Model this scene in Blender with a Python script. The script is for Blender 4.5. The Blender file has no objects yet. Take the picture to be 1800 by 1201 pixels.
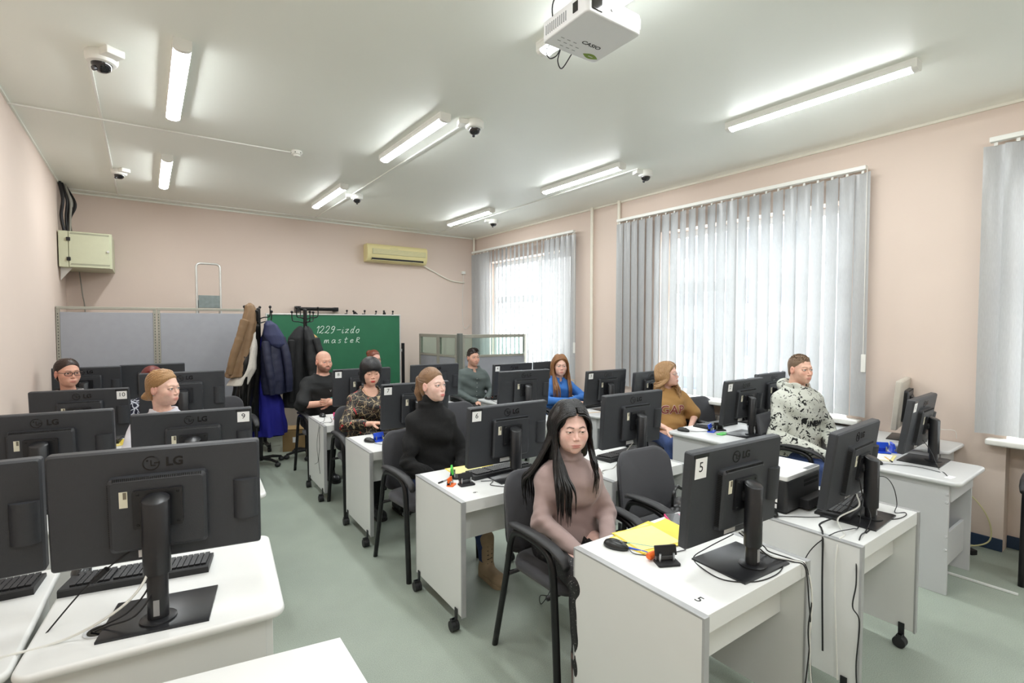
import bpy, bmesh, math, random
import numpy as np
from mathutils import Vector, Matrix, Euler
from mathutils.bvhtree import BVHTree
from mathutils import noise as mnoise

PI = math.pi
R = math.radians
rnd = random.Random(7)
scene = bpy.context.scene
col = scene.collection

# ------------------------------------------------------------------ camera
cam_d = bpy.data.cameras.new('camera')
cam = bpy.data.objects.new('camera', cam_d)
col.objects.link(cam)
cam_d.sensor_width = 36.0
cam_d.lens = 17.6
cam_d.clip_start = 0.05
cam_d.clip_end = 200
cam.location = (0, 0, 1.66)
cam.rotation_euler = (R(90 - 2.115), 0, R(-36.22))
scene.camera = cam

# ------------------------------------------------------------------ world, exposure
world = bpy.data.worlds.new('overcast_sky')
scene.world = world
world.use_nodes = True
_bg = world.node_tree.nodes['Background']
_bg.inputs[0].default_value = (1.0, 1.0, 1.0, 1)
_bg.inputs[1].default_value = 6.3
scene.view_settings.view_transform = 'Standard'
scene.view_settings.look = 'None'
scene.view_settings.exposure = 0.78
scene.view_settings.gamma = 1.0
scene.view_settings.use_curve_mapping = False
LAMP = 42.0          # emission of the ceiling lamps' diffusers

cy = scene.cycles
cy.max_bounces = 7; cy.diffuse_bounces = 5; cy.glossy_bounces = 3; cy.transmission_bounces = 4; cy.transparent_max_bounces = 12
cy.caustics_reflective = False; cy.caustics_refractive = False; cy.sample_clamp_indirect = 6.0

# room measures
XL, XR, YB, YF, ZC = -0.75, 4.98, 7.97, -2.4, 3.225
DZ = 0.711           # desk height

# ------------------------------------------------------------------ materials
MATS = {}
def srgb(r, g, b):
    f = lambda c: (c / 12.92 if c <= .04045 else ((c + .055) / 1.055) ** 2.4)
    return (f(r / 255), f(g / 255), f(b / 255), 1)

def mat(name, rgb, rough=.5, metal=0., var=.04, scale=30., bump=0., bscale=200., coat=0., spec=.5, emit=0., alpha=None, sheen=0., sss=0., stretch=(1, 1, 1)):
    """principled material with a faint procedural tone variation and fine relief"""
    if name in MATS: return MATS[name]
    m = bpy.data.materials.new(name); MATS[name] = m
    m.use_nodes = True
    nt = m.node_tree; N = nt.nodes; L = nt.links
    b = N['Principled BSDF']
    c = srgb(*rgb)
    b.inputs['Roughness'].default_value = rough
    b.inputs['Metallic'].default_value = metal
    b.inputs['Specular IOR Level'].default_value = spec
    b.inputs['Coat Weight'].default_value = coat
    b.inputs['Sheen Weight'].default_value = sheen
    if sss:
        b.inputs['Subsurface Weight'].default_value = sss
        b.inputs['Subsurface Radius'].default_value = (.012, .005, .003)
    if emit:
        b.inputs['Emission Color'].default_value = (.95, .985, 1.0, 1)
        b.inputs['Emission Strength'].default_value = emit
    tc = N.new('ShaderNodeTexCoord'); mp = N.new('ShaderNodeMapping')
    mp.inputs['Scale'].default_value = stretch
    L.new(tc.outputs['Object'], mp.inputs['Vector'])
    nz = N.new('ShaderNodeTexNoise'); nz.inputs['Scale'].default_value = scale; nz.inputs['Detail'].default_value = 3
    L.new(mp.outputs[0], nz.inputs['Vector'])
    mx = N.new('ShaderNodeMix'); mx.data_type = 'RGBA'
    mx.inputs[6].default_value = tuple(max(0, v * (1 - var * 2)) for v in c[:3]) + (1,)
    mx.inputs[7].default_value = tuple(min(1, v * (1 + var * 2)) for v in c[:3]) + (1,)
    L.new(nz.outputs[0], mx.inputs[0]); L.new(mx.outputs[2], b.inputs['Base Color'])
    if bump:
        n2 = N.new('ShaderNodeTexNoise'); n2.inputs['Scale'].default_value = bscale; n2.inputs['Detail'].default_value = 4
        L.new(mp.outputs[0], n2.inputs['Vector'])
        bp = N.new('ShaderNodeBump'); bp.inputs['Strength'].default_value = bump; bp.inputs['Distance'].default_value = .002
        L.new(n2.outputs[0], bp.inputs['Height']); L.new(bp.outputs[0], b.inputs['Normal'])
    m['col_node'] = mx.name
    return m

def glass(name, rgb=(235, 245, 245), tint=.12):
    if name in MATS: return MATS[name]
    m = bpy.data.materials.new(name); MATS[name] = m
    m.use_nodes = True; nt = m.node_tree; N = nt.nodes; L = nt.links
    N.remove(N['Principled BSDF'])
    t = N.new('ShaderNodeBsdfTransparent'); t.inputs[0].default_value = srgb(*rgb)
    g = N.new('ShaderNodeBsdfGlossy'); g.inputs['Roughness'].default_value = .03
    fr = N.new('ShaderNodeLayerWeight'); fr.inputs[0].default_value = .12
    pw = N.new('ShaderNodeMath'); pw.operation = 'POWER'; pw.inputs[1].default_value = 2.5
    mx = N.new('ShaderNodeMixShader')
    ad = N.new('ShaderNodeMath'); ad.operation = 'MULTIPLY_ADD'; ad.inputs[1].default_value = .6; ad.inputs[2].default_value = .02 + tint * .06
    L.new(fr.outputs['Facing'], pw.inputs[0]); L.new(pw.outputs[0], ad.inputs[0]); L.new(ad.outputs[0], mx.inputs[0])
    L.new(t.outputs[0], mx.inputs[1]); L.new(g.outputs[0], mx.inputs[2])
    L.new(mx.outputs[0], N['Material Output'].inputs[0])
    return m

# ------------------------------------------------------------------ mesh builder
class MB:
    def __init__(s): s.v = []; s.f = []; s.m = []
    def add(s, vs, fs, mi=0, M=None):
        o = len(s.v)
        for p in vs:
            p = Vector(p)
            if M is not None: p = M @ p
            s.v.append(tuple(p))
        for f in fs: s.f.append(tuple(i + o for i in f)); s.m.append(mi)
        return s
    def box(s, c, d, mi=0, M=None):
        x, y, z = (q / 2 for q in d)
        vs = [(c[0] + a * x, c[1] + b * y, c[2] + e * z) for e in (-1, 1) for b in (-1, 1) for a in (-1, 1)]
        return s.add(vs, [(0, 2, 3, 1), (4, 5, 7, 6), (0, 1, 5, 4), (2, 6, 7, 3), (0, 4, 6, 2), (1, 3, 7, 5)], mi, M)
    def box2(s, a, b, mi=0, M=None):
        return s.box([(p + q) / 2 for p, q in zip(a, b)], [abs(q - p) for p, q in zip(a, b)], mi, M)
    def prism(s, poly, z0, z1, mi=0, M=None):
        n = len(poly)
        vs = [(x, y, z0) for x, y in poly] + [(x, y, z1) for x, y in poly]
        fs = [tuple(range(n - 1, -1, -1)), tuple(range(n, 2 * n))] + [(i, (i + 1) % n, n + (i + 1) % n, n + i) for i in range(n)]
        return s.add(vs, fs, mi, M)
    def cyl(s, p0, p1, r0, r1=None, n=16, mi=0, M=None, sx=1., cap=True):
        r1 = r0 if r1 is None else r1
        p0, p1 = Vector(p0), Vector(p1); d = (p1 - p0).normalized()
        a = d.orthogonal().normalized() if abs(d.z) < .999 else Vector((1, 0, 0))
        b = d.cross(a)
        vs = [tuple(p + (a * math.cos(2 * PI * i / n) * sx + b * math.sin(2 * PI * i / n)) * r) for p, r in ((p0, r0), (p1, r1)) for i in range(n)]
        fs = [(i, (i + 1) % n, n + (i + 1) % n, n + i) for i in range(n)]
        if cap: fs += [tuple(range(n - 1, -1, -1)), tuple(range(n, 2 * n))]
        return s.add(vs, fs, mi, M)
    def lathe(s, prof, n=24, mi=0, M=None, sx=1., sy=1.):
        vs = []; fs = []; k = len(prof)
        for r, z in prof:
            for i in range(n):
                a = 2 * PI * i / n; vs.append((r * math.cos(a) * sx, r * math.sin(a) * sy, z))
        for j in range(k - 1):
            for i in range(n):
                fs.append((j * n + i, j * n + (i + 1) % n, (j + 1) * n + (i + 1) % n, (j + 1) * n + i))
        fs.append(tuple(range(n - 1, -1, -1))); fs.append(tuple(range((k - 1) * n, k * n)))
        return s.add(vs, fs, mi, M)
    def tube(s, pts, r, n=8, mi=0, M=None, flat=1.):
        """pts: list of points, r: radius or list of radii"""
        P = [Vector(p) for p in pts]; k = len(P)
        rr = r if isinstance(r, (list, tuple)) else [r] * k
        vs = []; fs = []; up = None
        for j in range(k):
            t = (P[min(j + 1, k - 1)] - P[max(j - 1, 0)])
            t = t.normalized() if t.length > 1e-9 else Vector((0, 0, 1))
            if up is None: up = t.orthogonal().normalized()
            up = (up - t * up.dot(t)); up = up.normalized() if up.length > 1e-6 else t.orthogonal().normalized()
            sd = t.cross(up)
            for i in range(n):
                a = 2 * PI * i / n
                vs.append(tuple(P[j] + (up * math.cos(a) + sd * math.sin(a) * flat) * rr[j]))
        for j in range(k - 1):
            for i in range(n):
                fs.append((j * n + i, j * n + (i + 1) % n, (j + 1) * n + (i + 1) % n, (j + 1) * n + i))
        fs.append(tuple(range(n - 1, -1, -1))); fs.append(tuple(range((k - 1) * n, k * n)))
        return s.add(vs, fs, mi, M)
    def ball(s, c, r, nu=12, nv=8, mi=0, M=None):
        rx, ry, rz = r if isinstance(r, (list, tuple)) else (r, r, r)
        vs = [(c[0], c[1], c[2] - rz)]; fs = []
        for j in range(1, nv):
            t = PI * j / nv
            for i in range(nu):
                a = 2 * PI * i / nu
                vs.append((c[0] + rx * math.sin(t) * math.cos(a), c[1] + ry * math.sin(t) * math.sin(a), c[2] - rz * math.cos(t)))
        vs.append((c[0], c[1], c[2] + rz)); top = len(vs) - 1
        for i in range(nu):
            fs.append((0, 1 + (i + 1) % nu, 1 + i))
            fs.append((top, 1 + (nv - 2) * nu + i, 1 + (nv - 2) * nu + (i + 1) % nu))
            for j in range(nv - 2):
                a = 1 + j * nu
                fs.append((a + i, a + (i + 1) % nu, a + nu + (i + 1) % nu, a + nu + i))
        return s.add(vs, fs, mi, M)
    def mesh(s, name):
        me = bpy.data.meshes.new(name); me.from_pydata(s.v, [], s.f); me.update()
        return me
    def build(s, name, mats, parent=None, bevel=0., seg=2, smooth=False, loc=None, rot=None):
        me = s.mesh(name)
        if not isinstance(mats, (list, tuple)): mats = [mats]
        for m in mats: me.materials.append(m)
        if len(mats) > 1:
            me.polygons.foreach_set('material_index', s.m)
        if smooth: me.polygons.foreach_set('use_smooth', [True] * len(me.polygons))
        return link(name, me, parent, bevel, seg, loc, rot, smooth)

def link(name, me, parent=None, bevel=0., seg=2, loc=None, rot=None, smooth=False):
    o = bpy.data.objects.new(name, me); col.objects.link(o)
    if parent is not None: o.parent = parent
    if loc is not None: o.location = loc
    if rot is not None: o.rotation_euler = rot
    if bevel:
        b = o.modifiers.new('bevel', 'BEVEL'); b.width = bevel; b.segments = seg; b.limit_method = 'ANGLE'; b.angle_limit = R(40)
        if not smooth:
            for p in me.polygons: p.use_smooth = True
            w = o.modifiers.new('wn', 'WEIGHTED_NORMAL'); w.keep_sharp = False
    elif smooth:
        me.set_sharp_from_angle(angle=R(45))
    return o

def thing(name, label, cat, loc=(0, 0, 0), rotz=0., group=None):
    o = bpy.data.objects.new(name, None); col.objects.link(o)
    o.empty_display_size = .05
    o.location = loc; o.rotation_euler = (0, 0, rotz)
    o['label'] = label; o['category'] = cat
    if group: o['group'] = group
    return o
def tag(o, label, cat, group=None):
    o['label'] = label; o['category'] = cat
    if group: o['group'] = group
    return o
def struct(o, label=None, cat=None):
    o['kind'] = 'structure'
    if label: o['label'] = label
    if cat: o['category'] = cat
    return o
def copy_tree(o, parent=None):
    c = o.copy(); col.objects.link(c)
    if parent is not None: c.parent = parent
    for ch in list(o.children): copy_tree(ch, c)
    return c
def rrect(w, h, r, n=5, cx=0, cy=0):
    """rounded rectangle outline, ccw"""
    pts = []
    for sx, sy, a0 in ((1, 1, 0), (-1, 1, 90), (-1, -1, 180), (1, -1, 270)):
        for i in range(n + 1):
            a = R(a0 + 90 * i / n)
            pts.append((cx + sx * (w / 2 - r) + r * math.cos(a), cy + sy * (h / 2 - r) + r * math.sin(a)))
    return pts
def smooth_path(pts, k=6):
    """Catmull-Rom through the points"""
    P = [Vector(p) for p in pts]; P = [2 * P[0] - P[1]] + P + [2 * P[-1] - P[-2]]
    out = []
    for i in range(1, len(P) - 2):
        a, b, c, d = P[i - 1:i + 3]
        for j in range(k):
            t = j / k
            out.append(.5 * ((2 * b) + (c - a) * t + (2 * a - 5 * b + 4 * c - d) * t * t + (3 * b - a - 3 * c + d) * t ** 3))
    out.append(P[-2]); return out
def text_mesh(txt, size, depth=.0005, bold=0., align='CENTER', space=1.0):
    cu = bpy.data.curves.new('txt', 'FONT'); cu.body = txt; cu.size = size; cu.extrude = depth
    cu.align_x = align; cu.align_y = 'CENTER'; cu.offset = bold; cu.resolution_u = 3; cu.space_character = space
    ob = bpy.data.objects.new('txt', cu); col.objects.link(ob)
    dg = bpy.context.evaluated_depsgraph_get()
    me = bpy.data.meshes.new_from_object(ob.evaluated_get(dg))
    bpy.data.objects.remove(ob); bpy.data.curves.remove(cu)
    return me
def text_obj(name, txt, size, m, parent, loc, rot, depth=.0004, bold=0., sx=1., align='CENTER', space=1.0):
    me = text_mesh(txt, size, depth, bold, align, space)
    me.materials.clear(); me.materials.append(m)
    o = link(name, me, parent, loc=loc, rot=rot); o.scale = (sx, 1, 1)
    return o
# ================================================================== THE ROOM
M_wall = mat('pink_wall_paint', (220, 203, 191), .85, var=.012, scale=2.0, bump=.15, bscale=120)
M_ceil = mat('matte_ceiling', (243, 246, 238), .45, var=.008, scale=1.5, spec=.35)
M_white = mat('white_plastic', (236, 236, 230), .4, var=.01)
M_frame = mat('window_frame_white', (238, 240, 240), .35, var=.01)
M_sill = mat('sill_white', (240, 240, 234), .3, var=.01)
M_base = mat('baseboard_navy', (38, 58, 84), .5, var=.1, scale=12)

def floor_mat():
    m = bpy.data.materials.new('linoleum'); m.use_nodes = True
    N = m.node_tree.nodes; L = m.node_tree.links; b = N['Principled BSDF']
    tc = N.new('ShaderNodeTexCoord')
    n1 = N.new('ShaderNodeTexNoise'); n1.inputs['Scale'].default_value = 260; n1.inputs['Detail'].default_value = 2
    n2 = N.new('ShaderNodeTexNoise'); n2.inputs['Scale'].default_value = 2.2; n2.inputs['Detail'].default_value = 5
    n3 = N.new('ShaderNodeTexVoronoi'); n3.inputs['Scale'].default_value = 150
    for n in (n1, n2, n3): L.new(tc.outputs['Object'], n.inputs['Vector'])
    r1 = N.new('ShaderNodeValToRGB'); e = r1.color_ramp.elements
    e[0].position = .3; e[0].color = srgb(139, 148, 137); e[1].position = .7; e[1].color = srgb(170, 180, 167)
    L.new(n1.outputs[0], r1.inputs[0])
    r2 = N.new('ShaderNodeValToRGB'); e = r2.color_ramp.elements
    e[0].position = .3; e[0].color = (.86, .86, .86, 1); e[1].position = .7; e[1].color = (1.05, 1.05, 1.05, 1)
    L.new(n2.outputs[0], r2.inputs[0])
    mu = N.new('ShaderNodeMix'); mu.data_type = 'RGBA'; mu.blend_type = 'MULTIPLY'; mu.inputs[0].default_value = 1
    L.new(r1.outputs[0], mu.inputs[6]); L.new(r2.outputs[0], mu.inputs[7])
    r3 = N.new('ShaderNodeValToRGB'); e = r3.color_ramp.elements
    e[0].position = .06; e[0].color = (1, 1, 1, 1); e[1].position = .12; e[1].color = (0, 0, 0, 1)
    L.new(n3.outputs[0], r3.inputs[0])
    m2 = N.new('ShaderNodeMix'); m2.data_type = 'RGBA'; m2.inputs[7].default_value = srgb(196, 204, 198)
    ml = N.new('ShaderNodeMath'); ml.operation = 'MULTIPLY'; ml.inputs[1].default_value = .5
    L.new(r3.outputs[0], ml.inputs[0]); L.new(ml.outputs[0], m2.inputs[0]); L.new(mu.outputs[2], m2.inputs[6])
    L.new(m2.outputs[2], b.inputs['Base Color'])
    b.inputs['Roughness'].default_value = .42; b.inputs['Specular IOR Level'].default_value = .4
    return m

T = .25
struct(MB().box2((XL - T, YF - T, -.2), (XR + T, YB + T, 0)).build('floor', floor_mat()))
struct(MB().box2((XL - T, YF - T, ZC), (XR + T, YB + T, ZC + .2)).build('ceiling', M_ceil))
struct(MB().box2((XL - T, YF - T, 0), (XL, YB + T, ZC)).build('wall_left', M_wall))
struct(MB().box2((XL, YB, 0), (XR, YB + T, ZC)).build('wall_back', M_wall))
struct(MB().box2((XL, YF - T, 0), (XR, YF, ZC)).build('wall_front', M_wall))
# window wall: three openings, each with a radiator niche below the sill
WT = .34
WIN = [(5.37, 7.62), (1.80, 3.80), (-2.0, .78)]
OZ0, OZ1 = .80, 2.74
w = MB()
ys = [YF - T] + [v for a in sorted(WIN) for v in a] + [YB + T]
for i in range(0, len(ys), 2): w.box2((XR, ys[i], 0), (XR + WT, ys[i + 1], ZC))
for a, b in WIN:
    w.box2((XR, a, OZ1), (XR + WT, b, ZC))
    w.box2((XR + .14, a, 0), (XR + WT, b, OZ0 - .02))
struct(w.build('wall_right', M_wall))
# skirting
def skirt(n, a, b): struct(MB().box2(a, b).build(n, M_base, bevel=.004))
skirt('baseboard_back', (XL, YB - .014, 0), (XR - .014, YB, .09))
skirt('baseboard_left', (XL, YF, 0), (XL + .014, YB - .014, .09))
sk = MB()
for i in range(0, len(ys), 2): sk.box2((XR - .014, max(YF, ys[i]), 0), (XR, min(YB, ys[i + 1]), .09))
for a, b in WIN: sk.box2((XR + .126, a, 0), (XR + .14, b, .09))
struct(sk.build('baseboard_right', M_base, bevel=.004))

M_glass = glass('window_glass', (242, 244, 244))
for k, (a, b) in enumerate(WIN):
    wn = MB(); x0, x1 = XR + .20, XR + .26
    fw = .07
    wn.box2((x0, a, OZ0), (x1, a + fw, OZ1)); wn.box2((x0, b - fw, OZ0), (x1, b, OZ1))
    wn.box2((x0, a + fw, OZ0), (x1, b - fw, OZ0 + fw)); wn.box2((x0, a + fw, OZ1 - fw), (x1, b - fw, OZ1))
    mull = {0: [6.30], 1: [2.97], 2: [-.6]}[k]
    for y in mull: wn.box2((x0, y - .055, OZ0 + fw), (x1, y + .055, OZ1 - fw))
    # one sash with a transom (opening light)
    ta, tb = {0: (6.355, b - fw), 1: (3.025, b - fw), 2: (-.545, b - fw)}[k]
    wn.box2((x0, ta, 2.02), (x1, tb, 2.13))
    wo = wn.build('window_%d' % (k + 1), M_frame, bevel=.006); struct(wo)
    cuts = [a + fw] + [v for y in mull for v in (y - .055, y + .055)] + [b - fw]
    for i in range(0, len(cuts), 2):
        g0, g1 = cuts[i], cuts[i + 1]
        if abs(g0 - ta) < .02:
            MB().box2((x0 + .025, g0, OZ0 + fw), (x0 + .031, g1, 2.02)).build('pane', M_glass, wo)
            MB().box2((x0 + .025, g0, 2.13), (x0 + .031, g1, OZ1 - fw)).build('pane', M_glass, wo)
        else:
            MB().box2((x0 + .025, g0, OZ0 + fw), (x0 + .031, g1, OZ1 - fw)).build('pane', M_glass, wo)
    sl = MB().box2((XR - .10, a - .10 if k != 1 else a - .12, OZ0 - .02), (XR + .20, b + .10, OZ0 + .025)).build('window_sill', M_sill, wo, bevel=.012)
    # radiator in the niche
    rad = thing('radiator', ['white ribbed radiator under the far window by the partition', 'white ribbed radiator under the middle window', 'white ribbed radiator under the nearest window'][k], 'radiator', (XR + .07, (a + b) / 2, 0))
    Mr = mat('radiator_enamel', (205, 198, 190), .4)
    n = 22
    me = None
    for i in range(n):
        y = (i - (n - 1) / 2) * .066
        if me is None:
            o = MB().box((0, 0, .40), (.085, .052, .50)).build('rib', Mr, rad, bevel=.014); me = o
        else:
            o = me.copy(); col.objects.link(o); o.parent = rad
        o.location = (0, y, 0)
    MB().cyl((0, -n * .033, .19), (0, n * .033, .19), .016).cyl((0, -n * .033, .61), (0, n * .033, .61), .016).cyl((0, -.5, 0), (0, -.5, .2), .012).cyl((0, .5, 0), (0, .5, .2), .012).build('pipe', Mr, rad, smooth=True)

# thin cove trims and pipes
M_trim = mat('trim_cream', (232, 228, 214), .5, var=.01)
struct(MB().box2((XR - .018, YF, ZC - .02), (XR, YB, ZC)).build('trim_1', M_trim))
struct(MB().box2((XL, YB - .018, ZC - .02), (XR, YB, ZC)).build('trim_2', M_ceil))
struct(MB().box2((XL, YF, ZC - .014), (XL + .014, YB, ZC)).build('trim_3', M_ceil))
for nm, y, lab in (('heating_pipe', 4.90, 'cream heating riser pipe on wall between far and middle windows, further from the camera'), ('heating_pipe', 4.42, 'cream heating riser pipe beside the middle window blind')):
    tag(MB().cyl((XR - .04, y, 0), (XR - .04, y, ZC), .021, n=16).build(nm, M_trim, smooth=True), lab, 'pipe', 'heating risers on window wall')
tag(MB().cyl((XR - .05, YB - .05, 0), (XR - .05, YB - .05, ZC), .021, n=16).build('heating_pipe', M_trim, smooth=True), 'cream riser pipe in the far corner beside the far window', 'pipe')

# ------------------------------------------------------------------ vertical blinds
def blind_mat():
    m = bpy.data.materials.new('blind_fabric'); m.use_nodes = True
    N = m.node_tree.nodes; L = m.node_tree.links; N.remove(N['Principled BSDF'])
    tc = N.new('ShaderNodeTexCoord'); nz = N.new('ShaderNodeTexNoise'); nz.inputs['Scale'].default_value = 300
    mp = N.new('ShaderNodeMapping'); mp.inputs['Scale'].default_value = (1, 1, .08)
    L.new(tc.outputs['Object'], mp.inputs[0]); L.new(mp.outputs[0], nz.inputs['Vector'])
    cr = N.new('ShaderNodeValToRGB'); e = cr.color_ramp.elements
    e[0].color = srgb(198, 200, 201); e[1].color = srgb(224, 226, 227)
    L.new(nz.outputs[0], cr.inputs[0])
    d = N.new('ShaderNodeBsdfDiffuse'); t = N.new('ShaderNodeBsdfTranslucent'); g = N.new('ShaderNodeBsdfGlossy'); g.inputs['Roughness'].default_value = .25
    L.new(cr.outputs[0], d.inputs[0]); L.new(cr.outputs[0], t.inputs[0])
    tr = N.new('ShaderNodeBsdfTransparent')
    a = N.new('ShaderNodeMixShader'); a.inputs[0].default_value = .38
    L.new(d.outputs[0], a.inputs[1]); L.new(t.outputs[0], a.inputs[2])
    c = N.new('ShaderNodeMixShader'); c.inputs[0].default_value = .16
    L.new(a.outputs[0], c.inputs[1]); L.new(tr.outputs[0], c.inputs[2])
    e2 = N.new('ShaderNodeMixShader'); e2.inputs[0].default_value = .05
    L.new(c.outputs[0], e2.inputs[1]); L.new(g.outputs[0], e2.inputs[2])
    L.new(e2.outputs[0], N['Material Output'].inputs[0])
    return m
M_blind = blind_mat()
M_cord = mat('cord_white', (238, 236, 230), .6)

def slat_mesh(h, wd=.127, sag=.012):
    b = MB(); n = 6; th = .0008
    vs = []; fs = []
    for s_ in (-1, 1):
        for i in range(n + 1):
            u = i / n * 2 - 1
            y = u * wd / 2; x = sag * (1 - u * u) + s_ * th / 2
            vs += [(x, y, 0), (x, y, -h)]
    k = 2 * (n + 1)
    for i in range(n):
        fs.append((2 * i, 2 * i + 1, 2 * i + 3, 2 * i + 2)); fs.append((k + 2 * i, k + 2 * i + 2, k + 2 * i + 3, k + 2 * i + 1))
    me = b.add(vs, fs).mesh('slat')
    me.materials.append(M_blind)
    for p in me.polygons: p.use_smooth = True
    return me

def blind(lab, y0, y1, zt, zb, angle_at, gap_at=None, pitch=.112, weight=.0):
    t = thing('vertical_blind', lab, 'blind', (XR - .09, 0, zt), 0, 'vertical blinds on the window wall')
    MB().box2((-.03, y0, 0), (.02, y1, .035)).box2((.02, y0 + .2, .005), (.088, y0 + .25, .03)).box2((.02, y1 - .25, .005), (.088, y1 - .2, .03)).build('headrail', M_white, t, bevel=.004)
    me = slat_mesh(zt - zb - .02)
    n = int((y1 - y0 - .06) / pitch); st = (y1 - y0 - .06) / n
    cl = MB().box((0, 0, -.012), (.006, .02, .026)).mesh('clip'); cl.materials.append(M_white)
    for i in range(n + 1):
        u = i / n; y = y0 + .03 + i * st
        a = angle_at(u, y)
        if a is None: continue
        o = link('slat', me, t, loc=(0, y, -.02), rot=(rnd.gauss(0, .003), rnd.gauss(0, .002), R(a)))
        link('slat_clip', cl, o, loc=(0, 0, .02))
    MB().cyl((-.012, y0 - .005, 0), (-.012, y0 - .008, -1.55), .002, n=6).cyl((-.004, y0 - .005, 0), (-.004, y0 - .008, -1.55), .002, n=6).build('pull_cord', M_cord, t, smooth=True)
    MB().box((-.010, y0 - .012, -1.62), (.016, .035, .15)).build('cord_weight', M_white, t, bevel=.004)
    return t
def a_far(u, y):
    r = mnoise.noise((y * 3.1, 0, 0))
    if .60 < u < .68: return -50
    if u > .80: return 4 + 6 * r
    if u < .22: return -8 + 8 * r
    return -26 + 16 * r
def a_mid(u, y):
    r = mnoise.noise((y * 4.3, 7, 0)); q = mnoise.noise((y * 1.3, 3, 0))
    return -17 - 14 * q - 16 * r
def a_near(u, y):
    r = mnoise.noise((y * 4.3, 17, 0))
    return 12 + 14 * r
blind('grey vertical slat blind over the far window, partly open', 5.19, 7.90, 2.93, .86, a_far)
blind('wide grey vertical slat blind over the middle window, nearly closed', 1.66, 4.39, 2.94, .86, a_mid)
blind('grey vertical slat blind at the right picture edge', -2.1, .905, 2.94, .86, a_near)

# what shows through the panes: the street's pale block of flats and the snow-grey ground
M_bld = mat('far_facade', (186, 190, 196), .9, var=.03, scale=.6)
M_bldw = mat('far_window', (92, 98, 108), .3)
fb = thing('apartment_block', 'pale grey block of flats seen through the middle blind', 'building', (26, 10, -4))
MB().box2((0, -14, 0), (10, 16, 11.5)).build('facade', M_bld, fb)
MB().box2((-.3, -14.4, 11.5), (10.3, 16.4, 11.9)).build('roof', M_bldw, fb)
wm = MB().box((0, 0, 0), (.1, 1.3, 1.4)).mesh('window'); wm.materials.append(M_bldw)
for zz in range(4):
    for yy in range(10):
        link('window', wm, fb, loc=(-.02, -12 + yy * 2.8, 1.8 + zz * 2.8))
struct(MB().box2((XR + 1.2, -60, -4.2), (90, 80, -4)).build('ground', mat('street_snow', (190, 194, 198), .9)))

# ------------------------------------------------------------------ ceiling lamps
M_led = mat('led_diffuser', (255, 255, 250), .4, emit=LAMP)
def lamp_proto():
    t = thing('ceiling_lamp', '', 'lamp')
    a = MB()
    n = 8; prof = [(-.042, 0), (-.042, -.042)] + [(.042 * -math.cos(PI * i / n), -.042 - .022 * math.sin(PI * i / n)) for i in range(1, n)] + [(.042, -.042), (.042, 0)]
    k = len(prof)
    vs = [(x, y, z) for y in (-.575, .575) for x, z in prof]
    fs = [(i, i + 1, k + i + 1, k + i) for i in range(k - 1)]
    # diffuser sits between two end caps, under an opaque white tray
    vs2 = [(x, y, z) for y in (-.575, .575) for x, z in prof[1:-1]]; k2 = k - 2
    MB().add(vs2, [(i, i + 1, k2 + i + 1, k2 + i) for i in range(k2 - 1)]).build('diffuser', M_led, t, smooth=True)
    MB().box2((-.044, -.575, -.046), (-.0425, .575, -.012)).box2((.0425, -.575, -.046), (.044, .575, -.012)).build('tray', M_white, t)
    for s_ in (-1, 1):
        e = [(x * 1.06, z * 1.04) for x, z in prof]
        vs = [(x, s_ * y, z) for y in (.575, .605) for x, z in e]
        fs = [(i, i + 1, k + i + 1, k + i) for i in range(k - 1)] + [tuple(range(k)), tuple(range(k, 2 * k))]
        MB().add(vs, fs).build('end_cap', M_white, t)
    MB().box2((-.046, -.60, -.012), (.046, .60, 0)).build('mounting_plate', M_white, t)
    return t
LX = [(.20, 'left'), (1.84, 'middle'), (3.74, 'right')]
LY = [(6.30, 'far'), (3.95, 'second'), (1.62, 'third'), (-.72, 'nearest')]
lp = lamp_proto(); first = True
nm = {('left', 6.30): 'ceiling lamp nearest the wall cabinet', ('left', 3.95): 'ceiling lamp above the left desks, beside the large dome camera',
      ('middle', 6.30): 'small-looking ceiling lamp in the far middle, before the air conditioner', ('middle', 3.95): 'ceiling lamp left of the middle cable duct with dome camera',
      ('right', 6.30): 'farthest ceiling lamp of the window side', ('right', 3.95): 'middle ceiling lamp of the window side', ('right', 1.62): 'nearest and largest-looking ceiling lamp of the window side',
      ('middle', 1.62): 'ceiling lamp half hidden behind the projector'}
for x, cn in LX:
    for y, rn in LY:
        if first: o = lp; first = False
        else: o = copy_tree(lp)
        o.location = (x + (0 if cn != 'right' else (y - 1.6) * .022), y, ZC)
        o['label'] = 'white LED ' + nm.get((cn, y), 'ceiling lamp outside the picture, %s column, %s row' % (cn, rn))
        o['group'] = 'LED ceiling lamps'

# ------------------------------------------------------------------ cable ducts
def duct(lab, p, q, wd=.018, hg=.012, name='cable_duct'):
    p, q = Vector(p), Vector(q); d = q - p; L_ = d.length
    o = MB().box((0, 0, 0), (L_, wd, hg)).build(name, M_white, bevel=.003)
    o.location = (p + q) / 2
    o.rotation_euler = d.to_track_quat('X', 'Z').to_euler()
    return tag(o, lab, 'cable duct', 'white ceiling cable ducts')
zc = ZC - .006
duct('white cable duct on ceiling running past both left dome cameras', (-.235, 3.79, zc), (-.235, 7.745, zc))
duct('white cable duct across ceiling from the left wall to the smoke detector', (XL, 4.99, zc - .012), (1.12, 4.90, zc - .012))
duct('long white cable duct on ceiling beside the middle lamps', (2.05, 3.34, zc), (2.07, 7.735, zc))
duct('white cable duct on ceiling beside the window-side lamps', (4.055, 3.38, zc), (4.13, 7.715, zc))
duct('white cable duct along ceiling above the back wall', (XL, 7.78, zc), (4.14, 7.73, zc))

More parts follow.
